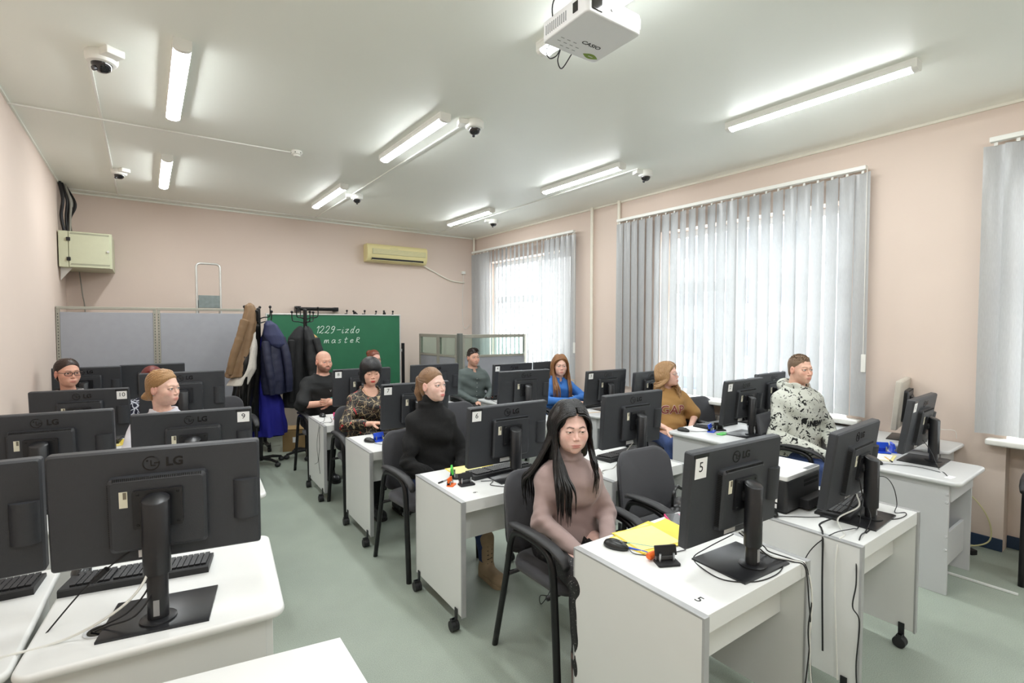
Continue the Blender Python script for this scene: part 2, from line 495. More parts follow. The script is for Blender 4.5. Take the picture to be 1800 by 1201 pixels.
# ------------------------------------------------------------------ dome cameras
M_smoke = mat('smoked_dome', (16, 16, 18), .08, coat=.5, var=.0)
def dome(lab, x, y, box_dx=-.10, face=-60, s=1.):
    t = thing('dome_camera', lab, 'security camera', (x, y, ZC), R(face), 'ceiling dome cameras')
    t.scale = (s, s, s)
    MB().lathe([(.055, 0), (.058, -.004), (.058, -.032), (.052, -.044), (.040, -.048)], 28).build('housing', M_white, t, smooth=True)
    MB().lathe([(.038, -.046), (.037, -.056), (.030, -.070), (.018, -.079), (.001, -.082)], 24).build('dome', M_smoke, t, smooth=True)
    MB().cyl((.016, 0, -.068), (.034, 0, -.078), .010).build('lens', mat('lens_ring', (60, 60, 64), .2), t, smooth=True)
    MB().box((0, .075, -.016), (.07, .06, .032)).build('junction_box', M_white, t, bevel=.004)
    return t
dome('large-looking white dome camera on ceiling at upper left', -.17, 3.80, face=-150, s=1.35)
dome('white dome camera on ceiling near the wall cabinet', -.18, 6.55, face=-150, s=1.15)
dome('white dome camera on ceiling at the near end of the middle duct', 2.10, 3.36, face=70, s=1.25)
dome('white dome camera on ceiling at the far middle, before the air conditioner', 2.12, 6.10, face=70, s=1.25)
dome('white dome camera on ceiling near the middle blind', 4.20, 3.40, face=70, s=1.25)
dome('white dome camera on ceiling near the far blind', 4.30, 6.35, face=70, s=1.25)
sm = thing('smoke_detector', 'small white smoke detector on ceiling at end of the cross duct', 'smoke detector', (1.15, 4.89, ZC))
MB().lathe([(.045, 0), (.048, -.012), (.046, -.03), (.030, -.034), (.028, -.048), (.001, -.05)], 24).build('housing', M_white, sm, smooth=True)
for i in range(6):
    a = i * PI / 3
    MB().box((.046 * math.cos(a), .046 * math.sin(a), -.021), (.006, .006, .010)).build('vent_slot', M_smoke, sm)
# ================================================================== FURNITURE
M_dwhite = mat('desk_white_laminate', (228, 229, 227), .38, var=.008, scale=8, spec=.4)
M_dgrey = mat('desk_grey_laminate', (196, 197, 198), .42, var=.01, scale=8, spec=.4)
M_dgtop = mat('desk_grey_top', (206, 207, 207), .35, var=.015, scale=8, spec=.45)
M_dedge = mat('desk_edge_grey', (176, 177, 178), .35, metal=.15)
M_black = mat('black_plastic', (30, 31, 33), .42, var=.05, scale=60, bump=.08, bscale=500)
M_rubber = mat('caster_rubber', (34, 35, 37), .55)
M_steel = mat('steel', (170, 172, 174), .3, metal=.9)

def caster_mesh():
    b = MB()
    b.box((0, 0, .085), (.005, .026, .07)); b.box((-.018, 0, .060), (.030, .022, .012))
    b.cyl((-.034, 0, .028), (-.010, 0, .028), .028, n=20); b.cyl((.008, 0, .028), (-.008, 0, .028), .028, n=20)
    b.cyl((-.018, 0, .028), (-.018, 0, .066), .009, n=10)
    me = b.mesh('caster'); me.materials.append(M_rubber); return me
ME_caster = caster_mesh()

def white_desk(lab, x0, x1, y0, y1, rot=0.):
    w, d = x1 - x0, y1 - y0
    t = thing('mobile_desk', lab, 'desk', ((x0 + x1) / 2, (y0 + y1) / 2, 0), R(rot), 'white mobile desks')
    g = .028
    MB().box2((-w / 2 + g, -d / 2 + .004, DZ - .064), (w / 2 - g, d / 2, DZ)).build('desktop', M_dwhite, t, bevel=.0025)
    for s in (-1, 1):
        xo = s * (w / 2 - g / 2)
        gp = MB().box((xo, 0, (.085 + DZ) / 2 - .0), (g - .002, d - .012, DZ - .085 - .012)).build('gable', M_dwhite, t, bevel=.002)
        e = MB()
        e.box((xo, -d / 2 + .003, (.085 + DZ) / 2), (g, .010, DZ - .085)); e.box((xo, d / 2 - .003, (.085 + DZ) / 2), (g, .008, DZ - .085))
        e.box((xo, 0, DZ - .004), (g, d - .01, .009))
        e.build('edge_strip', M_dedge, gp, bevel=.002)
        for q in (-1, 1):
            o = link('caster', ME_caster, t, loc=(xo - (g / 2 + .004), q * (d / 2 - .055), 0))
    MB().box2((-w / 2 + g, -d / 2 + .10, DZ - .25), (w / 2 - g, -d / 2 + .118, DZ - .064)).build('modesty_panel', M_dwhite, t)
    return t

def slab_desk(lab, x0, x1, y0, y1, top, body, rot=0., z=DZ, r=.045, open_front=True, name='computer_desk', group=None, bolts=False, grommet=None):
    w, d = x1 - x0, y1 - y0
    t = thing(name, lab, 'desk', ((x0 + x1) / 2, (y0 + y1) / 2, 0), R(rot), group)
    MB().prism(rrect(w, d, r, 6), z - .028, z).build('desktop', top, t, bevel=.011, seg=3)
    i = .035
    for s in (-1, 1):
        gp = MB().box((s * (w / 2 - i - .011), .01, (z - .028) / 2), (.022, d - .10, z - .028)).build('gable', body, t, bevel=.002)
        if bolts:
            for zz in (z - .09, z - .14, .36, .28):
                MB().cyl((s * (w / 2 - i) + s * .0005, -d / 2 + .07, zz), (s * (w / 2 - i) + s * .006, -d / 2 + .07, zz), .009, .006, n=12).build('bolt_cap', M_dgrey, gp, smooth=True)
    iw = w - 2 * i - .044
    if open_front:
        MB().box((0, -d / 2 + .062, z - .028 - .055), (iw, .018, .11)).build('front_rail', body, t)
        MB().box((0, -d / 2 + .10, .235), (iw, .018, .21)).build('modesty_panel', body, t, bevel=.002)
    else:
        MB().box((0, -d / 2 + .062, z - .028 - .20), (iw, .018, .40)).build('modesty_panel', body, t)
    if grommet:
        gx, gy = grommet
        n = 28; vs = []; fs = []
        for rr, zz in ((.041, z - .004), (.041, z + .003), (.036, z + .004), (.032, z + .002), (.030, z - .03)):
            for k in range(n): vs.append((gx + rr * math.cos(2 * PI * k / n), gy + rr * math.sin(2 * PI * k / n), zz))
        for j in range(4):
            for k in range(n): fs.append((j * n + k, j * n + (k + 1) % n, (j + 1) * n + (k + 1) % n, (j + 1) * n + k))
        MB().add(vs, fs).build('cable_grommet', M_dgrey, t, smooth=True)
        MB().cyl((gx, gy, z + .0006), (gx, gy, z + .0012), .031, n=28).build('grommet_hole', M_smoke, t)
    return t

D = {}
D['5'] = white_desk('white mobile desk in the foreground carrying monitor number five', 1.435, 2.14, .895, 1.52, -1.5)
D['W'] = white_desk('white mobile desk carrying the printer', 2.43, 3.14, .80, 1.45, -1.)
D['6'] = white_desk('white mobile desk carrying monitor number six', 1.335, 2.06, 2.25, 2.85, -2.)
D['R'] = white_desk('white mobile desk right of desk six, behind the empty chair', 2.24, 2.94, 2.02, 2.64, -1.5)
D['7'] = white_desk('white mobile desk carrying monitor number seven', 1.31, 2.02, 3.53, 4.13, -1.5)
D['O'] = white_desk('white mobile desk behind monitor six, beside the woman in blue', 2.62, 3.33, 3.60, 4.22, -1.5)
D['8'] = white_desk('farthest white mobile desk, carrying monitor number eight', 1.31, 2.02, 4.70, 5.30, -1.5)
D['K'] = white_desk('white mobile desk in the far row behind the empty chair', 2.27, 2.97, 4.78, 5.36, -1.)
D['1'] = slab_desk('grey desk carrying monitor number one near the window wall', 3.86, 4.47, .79, 1.46, M_dgtop, M_dgrey, 0, bolts=True, group='grey desks along the windows')
D['Y'] = slab_desk('grey desk against window wall with a keyboard on it', 4.53, 4.975, 1.00, 2.02, M_dgtop, M_dgrey, 0, z=.755, group='grey desks along the windows')
D['2'] = slab_desk('grey desk carrying monitor number two', 3.68, 4.50, 2.15, 2.72, M_dgtop, M_dgrey, -1, group='grey desks along the windows')
D['T'] = slab_desk('grey desk under the middle window behind the man in the hoodie', 4.53, 4.96, 2.06, 2.64, M_dgtop, M_dgrey, 0, group='grey desks along the windows')
D['3'] = slab_desk('grey desk carrying monitor number three', 3.68, 4.45, 3.55, 4.12, M_dgtop, M_dgrey, 0, group='grey desks along the windows')
D['U'] = slab_desk('grey desk by the wall between the middle and far windows', 4.50, 4.93, 3.60, 4.70, M_dgtop, M_dgrey, 0, group='grey desks along the windows')
D['4'] = slab_desk('grey desk carrying monitor number four by the glazed partition', 3.32, 4.02, 4.72, 5.28, M_dgtop, M_dgrey, 0, group='grey desks along the windows')
D['P'] = slab_desk('grey desk beside desk four under the far window', 4.08, 4.75, 4.85, 5.45, M_dgtop, M_dgrey, 0, group='grey desks along the windows')
# left block: white tops with rounded corners
D['A'] = slab_desk('white rounded desk in the left foreground with a cable grommet', -.285, .395, 1.795, 2.485, M_dwhite, M_dwhite, -6, open_front=False, grommet=(-.17, -.19), group='white rounded desks on the left')
D['B'] = slab_desk('white rounded desk cut by the left picture edge', -.715, -.30, 1.87, 2.60, M_dwhite, M_dwhite, -3, open_front=False, group='white rounded desks on the left')
D['9'] = slab_desk('white rounded desk carrying monitor number nine', -.13, .55, 3.05, 3.68, M_dwhite, M_dwhite, -4, open_front=False, group='white rounded desks on the left')
D['C'] = slab_desk('white rounded desk left of desk nine', -.74, -.16, 3.08, 3.72, M_dwhite, M_dwhite, -2, open_front=False, group='white rounded desks on the left')
D['H'] = slab_desk('white rounded desk in third left row, nearer the aisle', -.05, .62, 4.58, 5.20, M_dwhite, M_dwhite, -3, open_front=False, group='white rounded desks on the left')
D['10'] = slab_desk('white rounded desk carrying monitor number ten', -.74, -.09, 4.60, 5.22, M_dwhite, M_dwhite, -3, open_front=False, group='white rounded desks on the left')
D['G'] = slab_desk('white rounded desk in the last left row by the grey partition', -.22, .46, 6.32, 6.88, M_dwhite, M_dwhite, 0, open_front=False, group='white rounded desks on the left')
D['F'] = slab_desk('white rounded desk in the left far corner', -.74, -.25, 6.32, 6.88, M_dwhite, M_dwhite, 0, open_front=False, group='white rounded desks on the left')
# teacher's table at the bottom edge of the picture
tt = thing('presenter_table', 'plain white table top at the bottom picture edge', 'table')
MB().prism([(.455, 1.50), (-.02, 1.592), (-.16, .86), (.452, .80)], .687, DZ).build('table_top', M_dwhite, tt, bevel=.002)
for x, y in ((.40, 1.44), (.02, 1.50), (-.08, .92), (.40, .88)):
    MB().box2((x - .02, y - .02, 0), (x + .02, y + .02, .687)).build('leg', M_dgrey, tt)

# ------------------------------------------------------------------ monitors
M_mon = mat('monitor_back', (52, 54, 58), .48, var=.03, scale=80, bump=.35, bscale=420)
M_mond = mat('monitor_gloss', (30, 31, 34), .32, var=.02)
M_logo = mat('monitor_logo', (14, 14, 16), .22, var=.0)
M_scr = mat('monitor_screen', (10, 11, 14), .12, var=.0)
M_vent = mat('monitor_vent', (10, 10, 11), .6, var=0)
M_stick = mat('sticker_cream', (226, 222, 200), .6, var=.02)
M_paper = mat('paper_white', (244, 244, 242), .7, var=.01)
M_ink = mat('ink_black', (22, 22, 24), .6, var=0)
M_tape = mat('tape_black', (34, 34, 36), .2)
PW, PH = .58, .37
def monitor_meshes():
    d = {}
    b = MB()     # panel: back plate slightly smaller than the front frame
    def shell(w, h, y0, r): return [(x, y0, z) for x, z in rrect(w, h, r, 3)]
    rings = [shell(PW - .012, PH - .012, -.030, .008), shell(PW, PH, -.022, .010), shell(PW, PH, .006, .010), shell(PW - .006, PH - .006, .009, .008)]
    n = len(rings[0]); vs = [p for r in rings for p in r]; fs = []
    for j in range(len(rings) - 1):
        for i in range(n): fs.append((j * n + i, (j + 1) * n + i, (j + 1) * n + (i + 1) % n, j * n + (i + 1) % n))
    fs.append(tuple(range(n))); fs.append(tuple(reversed(range(3 * n, 4 * n))))
    b.add(vs, fs); d['panel'] = (b, M_mon)
    d['screen'] = (MB().box((0, .0085, .004), (PW - .04, .003, PH - .045)), M_scr)
    b = MB()     # raised electronics cover
    W, Hh, zc_ = .27, .245, -.018
    rings = [[(x, y, z + zc_) for x, z in rrect(w, h, r, 4)] for w, h, y, r in ((W, Hh, -.028, .014), (W - .004, Hh - .004, -.052, .014), (W - .022, Hh - .024, -.060, .012))]
    n = len(rings[0]); vs = [p for r in rings for p in r]; fs = []
    for j in range(2):
        for i in range(n): fs.append((j * n + i, j * n + (i + 1) % n, (j + 1) * n + (i + 1) % n, (j + 1) * n + i))
    fs.append(tuple(reversed(range(2 * n, 3 * n))))
    b.add(vs, [tuple(reversed(f)) for f in fs]); d['rear_cover'] = (b, M_mond if False else M_mon)
    b = MB()     # vent slots along the bevel of the cover: top and left side
    for i in range(46):
        b.box((-.118 + i * .236 / 45, -.0567, zc_ + Hh / 2 - .008), (.0028, .004, .014), M=None)
    for i in range(30):
        b.box((-W / 2 + .0008, -.042, zc_ - .100 + i * .2 / 29), (.003, .018, .003))
    d['vent_slots'] = (b, M_vent)
    d['mount_plate'] = (MB().prism(rrect(.135, .125, .006, 2, 0, 0), .060, .070, M=Matrix.Translation((0, 0, .0)) @ Matrix.Rotation(R(90), 4, 'X')), M_mond)
    b = MB()
    for sx in (-1, 1):
        for sz in (-1, 1): b.cyl((sx * .054, -.0695, sz * .05), (sx * .054, -.0725, sz * .05), .0055, .004, n=10)
    d['screw'] = (b, M_vent)
    d['tilt_hinge'] = (MB().cyl((0, -.066, -.005), (0, -.105, -.005), .030, n=20).box((0, -.085, -.005), (.05, .03, .04)), M_mond)
    b = MB()     # speaker pod: half round in plan
    n = 10; prof = [(.038 * math.cos(PI * i / n), -.026 - .026 * math.sin(PI * i / n)) for i in range(n + 1)]
    b.prism([(x, y) for x, y in prof], -.07, .065)
    d['speaker'] = (b, M_mon)
    d['sticker'] = (MB().box((-.092, -.0605, .035), (.022, .001, .052)), M_stick)
    d['barcode'] = (MB().box((-.088, -.0612, .048), (.009, .0006, .022)), mat('print_grey', (120, 112, 96), .7))
    d['rating_label'] = (MB().box((-.03, -.031, -.160), (.07, .001, .024)).box((-.055, -.031, -.136), (.03, .001, .010)), M_paper)
    me = text_mesh('LG', .040, .0012, .0012)
    b = MB(); b.add([(v.co.x + .042, -.0302 - v.co.z, v.co.y + .137) for v in me.vertices], [tuple(p.vertices) for p in me.polygons])
    n = 28
    for rr0, rr1 in ((.0235, .0205),):
        vs = []
        for r_, y_ in ((rr0, -.030), (rr0, -.0315), (rr1, -.0315), (rr1, -.030)):
            vs += [(-.022 + r_ * math.cos(2 * PI * k / n), y_, .137 + r_ * math.sin(2 * PI * k / n)) for k in range(n)]
        fs = [(j * n + k, j * n + (k + 1) % n, (j + 1) * n + (k + 1) % n, (j + 1) * n + k) for j in range(3) for k in range(n) if not (j == 1 and n * .0 < k < n * .16)]
        b.add(vs, fs)
    b.box((-.022, -.031, .138), (.003, .0014, .018)).box((-.016, -.031, .1295), (.013, .0014, .003)).cyl((-.032, -.030, .146), (-.032, -.0316, .146), .003, n=10).box((-.007, -.031, .1375), (.014, .0014, .003))
    d['logo'] = (b, M_logo)
    # stand
    d['stand_base'] = (MB().add(*base_wedge()), M_mond)
    d['swivel_disc'] = (MB().lathe([(.050, .009), (.050, .0155), (.045, .0175)], 32), M_mond)
    out = {}
    for k, (b, m) in d.items():
        me = b.mesh(k); me.materials.append(m)
        if k in ('panel', 'rear_cover', 'speaker', 'tilt_hinge', 'swivel_disc', 'stand_base'):
            for p in me.polygons: p.use_smooth = True
            me.set_sharp_from_angle(angle=R(28))
        out[k] = me
    return out
def base_wedge():
    top = [(-.138, -.052, .011), (.138, -.052, .011), (.138, .160, .008), (-.138, .160, .008)]
    mid = [(-.146, -.064, .007), (.146, -.064, .007), (.146, .168, .006), (-.146, .168, .006)]
    bot = [(-.146, -.064, 0), (.146, -.064, 0), (.146, .168, 0), (-.146, .168, 0)]
    vs = bot + mid + top
    fs = [(3, 2, 1, 0), (8, 9, 10, 11)] + [(j * 4 + i, j * 4 + (i + 1) % 4, (j + 1) * 4 + (i + 1) % 4, (j + 1) * 4 + i) for j in (0, 1) for i in range(4)]
    return vs, fs
MM = monitor_meshes()
def ellipse_col(rx, ry, z0, z1, slant=0., n=28):
    b = MB(); vs = []
    ring = [(rx * math.cos(2 * PI * i / n), ry * math.sin(2 * PI * i / n)) for i in range(n)]
    vs = [(x, y, z0) for x, y in ring] + [(x, y, z1 + slant * (y / ry)) for x, y in ring]
    vs += [(x * .9, y * .9, z1 + .003 + slant * (y * .9 / ry)) for x, y in ring]
    fs = [(i, (i + 1) % n, n + (i + 1) % n, n + i) for i in range(n)] + [(n + i, n + (i + 1) % n, 2 * n + (i + 1) % n, 2 * n + i) for i in range(n)]
    fs += [tuple(range(n - 1, -1, -1)), tuple(range(2 * n, 3 * n))]
    return b.add(vs, fs)
def monitor(lab, x, y, ang, zt, tilt=4., num=None, side=-1, deskz=DZ, card=(.062, .070), back=None, stick=True):
    """x, y: panel centre; zt: height of the panel's top edge"""
    a = R(ang); c, s = math.cos(a), math.sin(a)
    pz = zt - deskz - PH / 2 * math.cos(R(tilt))
    t = thing('monitor', lab, 'monitor', (x + s * .10, y - c * .10, deskz), a, 'desktop monitors')
    link('stand_base', MM['stand_base'], t); link('swivel_disc', MM['swivel_disc'], t)
    top = pz + .035; zb = max(.03, top - .235)
    ellipse_col(.029, .024, .018, zb + .05).build('inner_column', M_mond, t, smooth=True)
    MB().box((0, -.0243, .055), (.016, .001, .05)).build('column_label', mat('print_pale', (150, 150, 150), .6), t)
    ellipse_col(.038, .031, zb, top, .012).build('stand_column', M_mond, t, smooth=True)
    p = link('panel', MM['panel'], t, loc=(0, .10, pz), rot=(R(tilt), 0, 0))
    if back: p.data = back
    link('screen', MM['screen'], p)
    for k in ('rear_cover', 'vent_slots', 'mount_plate', 'screw', 'tilt_hinge', 'logo') + (('sticker', 'barcode', 'rating_label') if stick else ()): 
        q = link(k, MM[k], p)
        if k == 'vent_slots': q['kind'] = 'stuff'
    link('speaker', MM['speaker'], p, loc=(.246, 0, -.012))
    if num:
        cw, ch = card
        cx = side * (PW / 2 - cw / 2 - (.018 if side < 0 else .012)); cz = PH / 2 - ch / 2 - .012
        MB().box((cx, -.0315, cz), (cw, .0008, ch)).build('number_card', M_paper, p)
        text_obj('number', num, ch * .62, M_ink, p, (cx, -.0322, cz - .002), (R(90), 0, 0), .0002)
        MB().box((cx, -.0322, cz + ch / 2 - .002), (cw * 1.25, .0006, .014)).build('tape', M_tape, p)
    return t
mon = {}
mon['A'] = monitor('large-looking black monitor in the left foreground, back to the camera', .035, 2.02, -12, 1.255, 3)
mon['B'] = monitor('black monitor cut by the left picture edge, beside the foreground one', -.56, 2.20, -5, 1.235, 3)
mon['D'] = monitor('black monitor with number card nine', .215, 3.36, -9, 1.165, 4, '9', 1)
mon['C'] = monitor('black monitor at left picture edge in front of monitor ten', -.43, 3.50, -8, 1.20, 4)
mon['E'] = monitor('black monitor with number card ten', -.39, 4.86, -10, 1.17, 4, '10', 1)
mon['H'] = monitor('black monitor behind the blonde woman with the low bun', .24, 4.83, -5, 1.268, 4)
mon['G'] = monitor('black monitor in the last left row behind the red-haired woman', .06, 6.72, -3, 1.215, 4)
mon['F'] = monitor('black monitor in the far left corner behind the woman with glasses', -.50, 6.62, -3, 1.215, 4)
mon['J'] = monitor('black monitor with number card eight', 1.775, 5.02, -4, 1.20, 4, '8')
mon['K'] = monitor('black monitor in front of the glazed partition, left of the man in grey', 2.62, 5.06, -3, 1.20, 4)
mon['L'] = monitor('black monitor with number card seven', 1.79, 3.80, -5, 1.172, 5, '7')
mon['M'] = monitor('black monitor with number card six', 1.82, 2.54, -2, 1.158, 4, '6')
mon['N'] = monitor('black monitor with number card four', 3.61, 4.93, 0, 1.168, 4, '4')
mon['O'] = monitor('black monitor behind monitor six, left of the woman in blue', 3.05, 3.97, -7, 1.19, 6)
mon['P'] = monitor('black monitor behind the woman in blue, below the far window', 4.36, 5.10, 0, 1.15, 4)
mon['Q'] = monitor('black monitor with number card three', 4.07, 3.83, -3, 1.145, 6, '3')
mon['R'] = monitor('black monitor between the empty chair and the woman in mustard', 2.73, 2.32, -2, 1.178, 4)
mon['S'] = monitor('black monitor with number card two', 4.11, 2.29, 0, 1.182, 6, '2')
mon['T'] = monitor('black monitor beside the hooded man, below the middle window', 4.68, 2.33, 1, 1.20, 3)
mon['U'] = monitor('black monitor behind the woman in mustard, by the middle blind', 4.67, 3.72, 3, 1.105, 4)
mon['V'] = monitor('black monitor with number card five in the right foreground', 1.89, 1.09, -4, 1.185, 4, '5', card=(.066, .088))
mon['W'] = monitor('black monitor beside the printer', 2.80, 1.00, 2, 1.159, 7)
mon['X'] = monitor('black monitor with number card one by the window wall', 4.31, 1.13, 2, 1.158, 8, '1')
M_pale = mat('monitor_back_pale', (188, 182, 170), .4)
_pb = MM['panel'].copy(); _pb.materials.clear(); _pb.materials.append(M_pale)
mon['Y'] = monitor('pale-backed monitor on far side of monitor one by the wall', 4.80, 1.36, 9, 1.225, 4, deskz=.755, back=_pb, stick=False)
for q in mon['Y'].children_recursive:
    if q.name.split('.')[0] == 'logo': bpy.data.objects.remove(q)

# ------------------------------------------------------------------ chairs
M_fab = mat('chair_fabric', (64, 64, 68), .9, var=.12, scale=400, bump=.3, bscale=600, sheen=.2)
M_chp = mat('chair_plastic', (38, 38, 40), .5, bump=.15, bscale=300)
M_chm = mat('chair_frame_metal', (22, 22, 24), .35, metal=.2)
def cushion(w, d, h, bulge, taper=0., nx=10, ny=10):
    """rounded pad in the xy plane, top bulged"""
    b = MB(); out = rrect(w, d, min(w, d) * .24, 5)
    def ring(k, z): return [(x * k * (1 + taper * (-y / d)), y * k, z) for x, y in out]
    rings = [ring(.90, 0), ring(.985, h * .16), ring(1., h * .5), ring(.98, h * .84), ring(.90, h), ring(.6, h + bulge * .7), ring(.25, h + bulge)]
    n = len(out); vs = [p for r in rings for p in r]
    fs = [tuple(reversed(range(n)))] + [(j * n + i, j * n + (i + 1) % n, (j + 1) * n + (i + 1) % n, (j + 1) * n + i) for j in range(len(rings) - 1) for i in range(n)]
    fs.append(tuple(range((len(rings) - 1) * n, len(rings) * n)))
    return b.add(vs, fs)
def chair_meshes():
    d = {}
    d['seat'] = (cushion(.47, .46, .055, .012), M_fab)
    b = cushion(.46, .42, .030, .010, .10)
    vs = []
    for x, y, z in b.v:      # stand it up, wrap it slightly round the sitter
        vs.append((x, .010 + z * -1 - 0.9 * x * x + .03 * (y / .21) ** 2 * .5, y))
    b.v = vs; b.f = [tuple(reversed(f)) for f in b.f] if False else b.f
    d['backrest'] = (b, M_fab)
    b = MB()
    out = rrect(.45, .41, .1, 5)
    n = len(out); vs = []
    for yy, k in ((.012, 1.0), (.030, .97), (.036, .80)):
        vs += [(x * k * (1 + .10 * (-z / .42)), yy - .9 * x * x * k * k, z * k) for x, z in out]
    fs = [(j * n + i, (j + 1) * n + i, (j + 1) * n + (i + 1) % n, j * n + (i + 1) % n) for j in range(2) for i in range(n)] + [tuple(range(2 * n, 3 * n))]
    d['back_shell'] = (b.add(vs, fs), M_chp)
    for s, nm in ((-1, 'l'), (1, 'r')):
        p = smooth_path([(s * .275, -.235, 0), (s * .275, -.215, .35), (s * .275, -.195, .575), (s * .272, -.15, .635), (s * .27, -.05, .655), (s * .27, .06, .650), (s * .272, .115, .60), (s * .275, .15, .42), (s * .275, .255, 0)], 5)
        d['side_frame' + nm] = (MB().tube(p, .0155, 10, flat=1.15), M_chm)
        # arm pad
        b = MB(); cs = [(-.285, .612, .020), (-.265, .640, .026), (-.20, .668, .030), (-.10, .682, .031), (.0, .684, .030), (.09, .678, .026), (.125, .668, .014)]
        n = 12; vs = []
        for y, z, hw in cs:
            for i in range(n):
                a = 2 * PI * i / n; vs.append((s * .272 + hw * math.cos(a), y, z + .015 * math.sin(a)))
        fs = [(j * n + i, (j + 1) * n + i, (j + 1) * n + (i + 1) % n, j * n + (i + 1) % n) for j in range(len(cs) - 1) for i in range(n)] + [tuple(range(n)), tuple(reversed(range((len(cs) - 1) * n, len(cs) * n)))]
        d['armrest' + nm] = (b.add(vs, fs), M_chp)
    b = MB()
    b.tube([(-.275, -.16, .425), (.275, -.16, .425)], .011, 8).tube([(-.275, .13, .425), (.275, .13, .425)], .011, 8)
    d['cross_bar'] = (b, M_chm)
    for s, nm in ((-1, 'l'), (1, 'r')): d['back_support' + nm] = (MB().tube(smooth_path([(s * .12, .10, .42), (s * .13, .22, .44), (s * .14, .262, .52), (s * .15, .275, .64)], 4), .010, 8), M_chm)
    out = {}
    for k, (b, m) in d.items():
        me = b.mesh(k); me.materials.append(m)
        for p in me.polygons: p.use_smooth = True
        if k == 'seat' or k == 'backrest': me.set_sharp_from_angle(angle=R(60))
        out[k] = me
    return out
CM = chair_meshes()
def chair(lab, x, y, ang=0., arms=True):
    t = thing('office_chair', lab, 'chair', (x, y, 0), R(ang), 'black upholstered visitor chairs')
    link('seat', CM['seat'], t, loc=(0, -.02, .425))
    bk = link('backrest', CM['backrest'], t, loc=(0, .262, .665), rot=(R(-9), 0, 0)); link('back_shell', CM['back_shell'], bk)
    for s in 'lr':
        link('side_frame', CM['side_frame' + s], t); link('back_support', CM['back_support' + s], t)
        if arms: link('armrest', CM['armrest' + s], t)
    link('cross_bar', CM['cross_bar'], t)
    return t
CH = [('black chair at right picture edge, seen in part', 4.66, .335, -88), ('empty black chair holding a handbag, between desks five and printer row', 2.47, 1.76, -4),
      ('empty black chair behind monitor six', 2.45, 4.05, 0), ('empty black chair beside the woman in mustard', 4.68, 2.86, -8), ('empty black chair in the left third row near the coats', .62, 5.86, 0),
      ('black chair of the woman in the mauve turtleneck', 1.70, 1.84, 0), ('black chair of the woman in the black turtleneck', 1.58, 3.17, 4), ('black chair of the woman with black bob', 1.62, 4.47, 0),
      ('black chair of the bald man', 1.62, 5.72, 4), ('black chair of the woman in the white blouse', 2.44, 6.45, 0), ('black chair of the man in the grey shirt', 3.54, 5.72, 0), ('black chair of the woman in blue', 3.95, 4.48, 0),
      ('black chair of the woman in mustard shirt', 4.16, 3.16, -20), ('black chair of the man in the patterned hoodie', 4.38, 1.93, 4), ('black chair of the blonde woman with low bun', .10, 4.07, 0), ('black chair of the red-haired woman', .06, 5.57, 0), ('black chair of the woman with glasses behind monitor ten', -.46, 5.68, 0)]
for c_ in CH: chair(*c_)
# ================================================================== BACK OF THE ROOM
M_pfab = mat('partition_fabric', (160, 162, 168), .9, var=.03, scale=14, bump=.2, bscale=500)
M_pfrm = mat('partition_frame', (160, 158, 146), .5, metal=.1)
M_hole = mat('slot_dark', (70, 70, 68), .6)
def partition(lab, x0, x1, y, h):
    t = thing('office_partition', lab, 'partition', ((x0 + x1) / 2, y, 0), 0, 'grey fabric partitions at the back left')
    w = x1 - x0
    MB().box((0, 0, .06 + (h - .12) / 2), (w - .06, .035, h - .12)).build('fabric_panel', M_pfab, t, bevel=.003)
    MB().box((0, 0, h - .015), (w, .045, .03)).build('top_rail', M_pfrm, t, bevel=.004)
    MB().box((0, 0, .03), (w, .045, .06)).build('bottom_rail', M_pfrm, t, bevel=.004)
    for s in (-1, 1):
        MB().box((s * (w / 2 - .015), 0, h / 2 - .015), (.03, .045, h - .03)).build('upright', M_pfrm, t)
        b = MB()
        for i in range(int((h - .1) / .032)): b.box((s * (w / 2 - .015), -.0228, .06 + i * .032), (.007, .001, .016))
        q = b.build('slot_row', M_hole, t); q['kind'] = 'stuff'
    return t
partition('grey fabric partition nearest the left wall', XL + .005, .105, 7.0, 1.835)
partition('grey fabric partition behind the coats', .11, 1.10, 7.0, 1.835)
tg = thing('glazed_partition', 'low grey partition with glazed top behind the man in grey shirt', 'partition')
def gl_panel(p, q, h=1.49, glz=1.17):
    p, q = Vector(p), Vector(q); d = q - p; L_ = d.length; a = math.atan2(d.y, d.x)
    M_ = Matrix.Translation((p.x, p.y, 0)) @ Matrix.Rotation(a, 4, 'Z')
    MB().box2((.02, -.016, .08), (L_ - .02, .016, glz - .02), M=M_).build('fabric_panel', M_pfab, tg)
    fr = MB()
    fr.box2((0, -.024, 0), (.04, .024, h), M=M_).box2((L_ - .04, -.024, 0), (L_, .024, h), M=M_).box2((.04, -.024, h - .05), (L_ - .04, .024, h), M=M_).box2((.04, -.024, glz - .03), (L_ - .04, .024, glz + .005), M=M_).box2((.04, -.024, .02), (L_ - .04, .024, .08), M=M_)
    fr.build('frame', M_pfrm, tg, bevel=.003)
    MB().box2((.04, -.003, glz + .005), (L_ - .04, .003, h - .05), M=M_).build('pane', glass('partition_glass', (226, 238, 234), .5), tg)
gl_panel((3.80, 6.46, 0), (4.93, 6.36, 0), 1.485)
gl_panel((3.755, 6.50, 0), (3.72, 7.02, 0), 1.485); gl_panel((3.72, 7.02, 0), (3.68, 7.60, 0), 1.485)
MB().box2((3.74, 6.42, 0), (3.80, 6.50, 1.505)).build('corner_post', mat('post_grey', (112, 116, 110), .5), tg, bevel=.006)

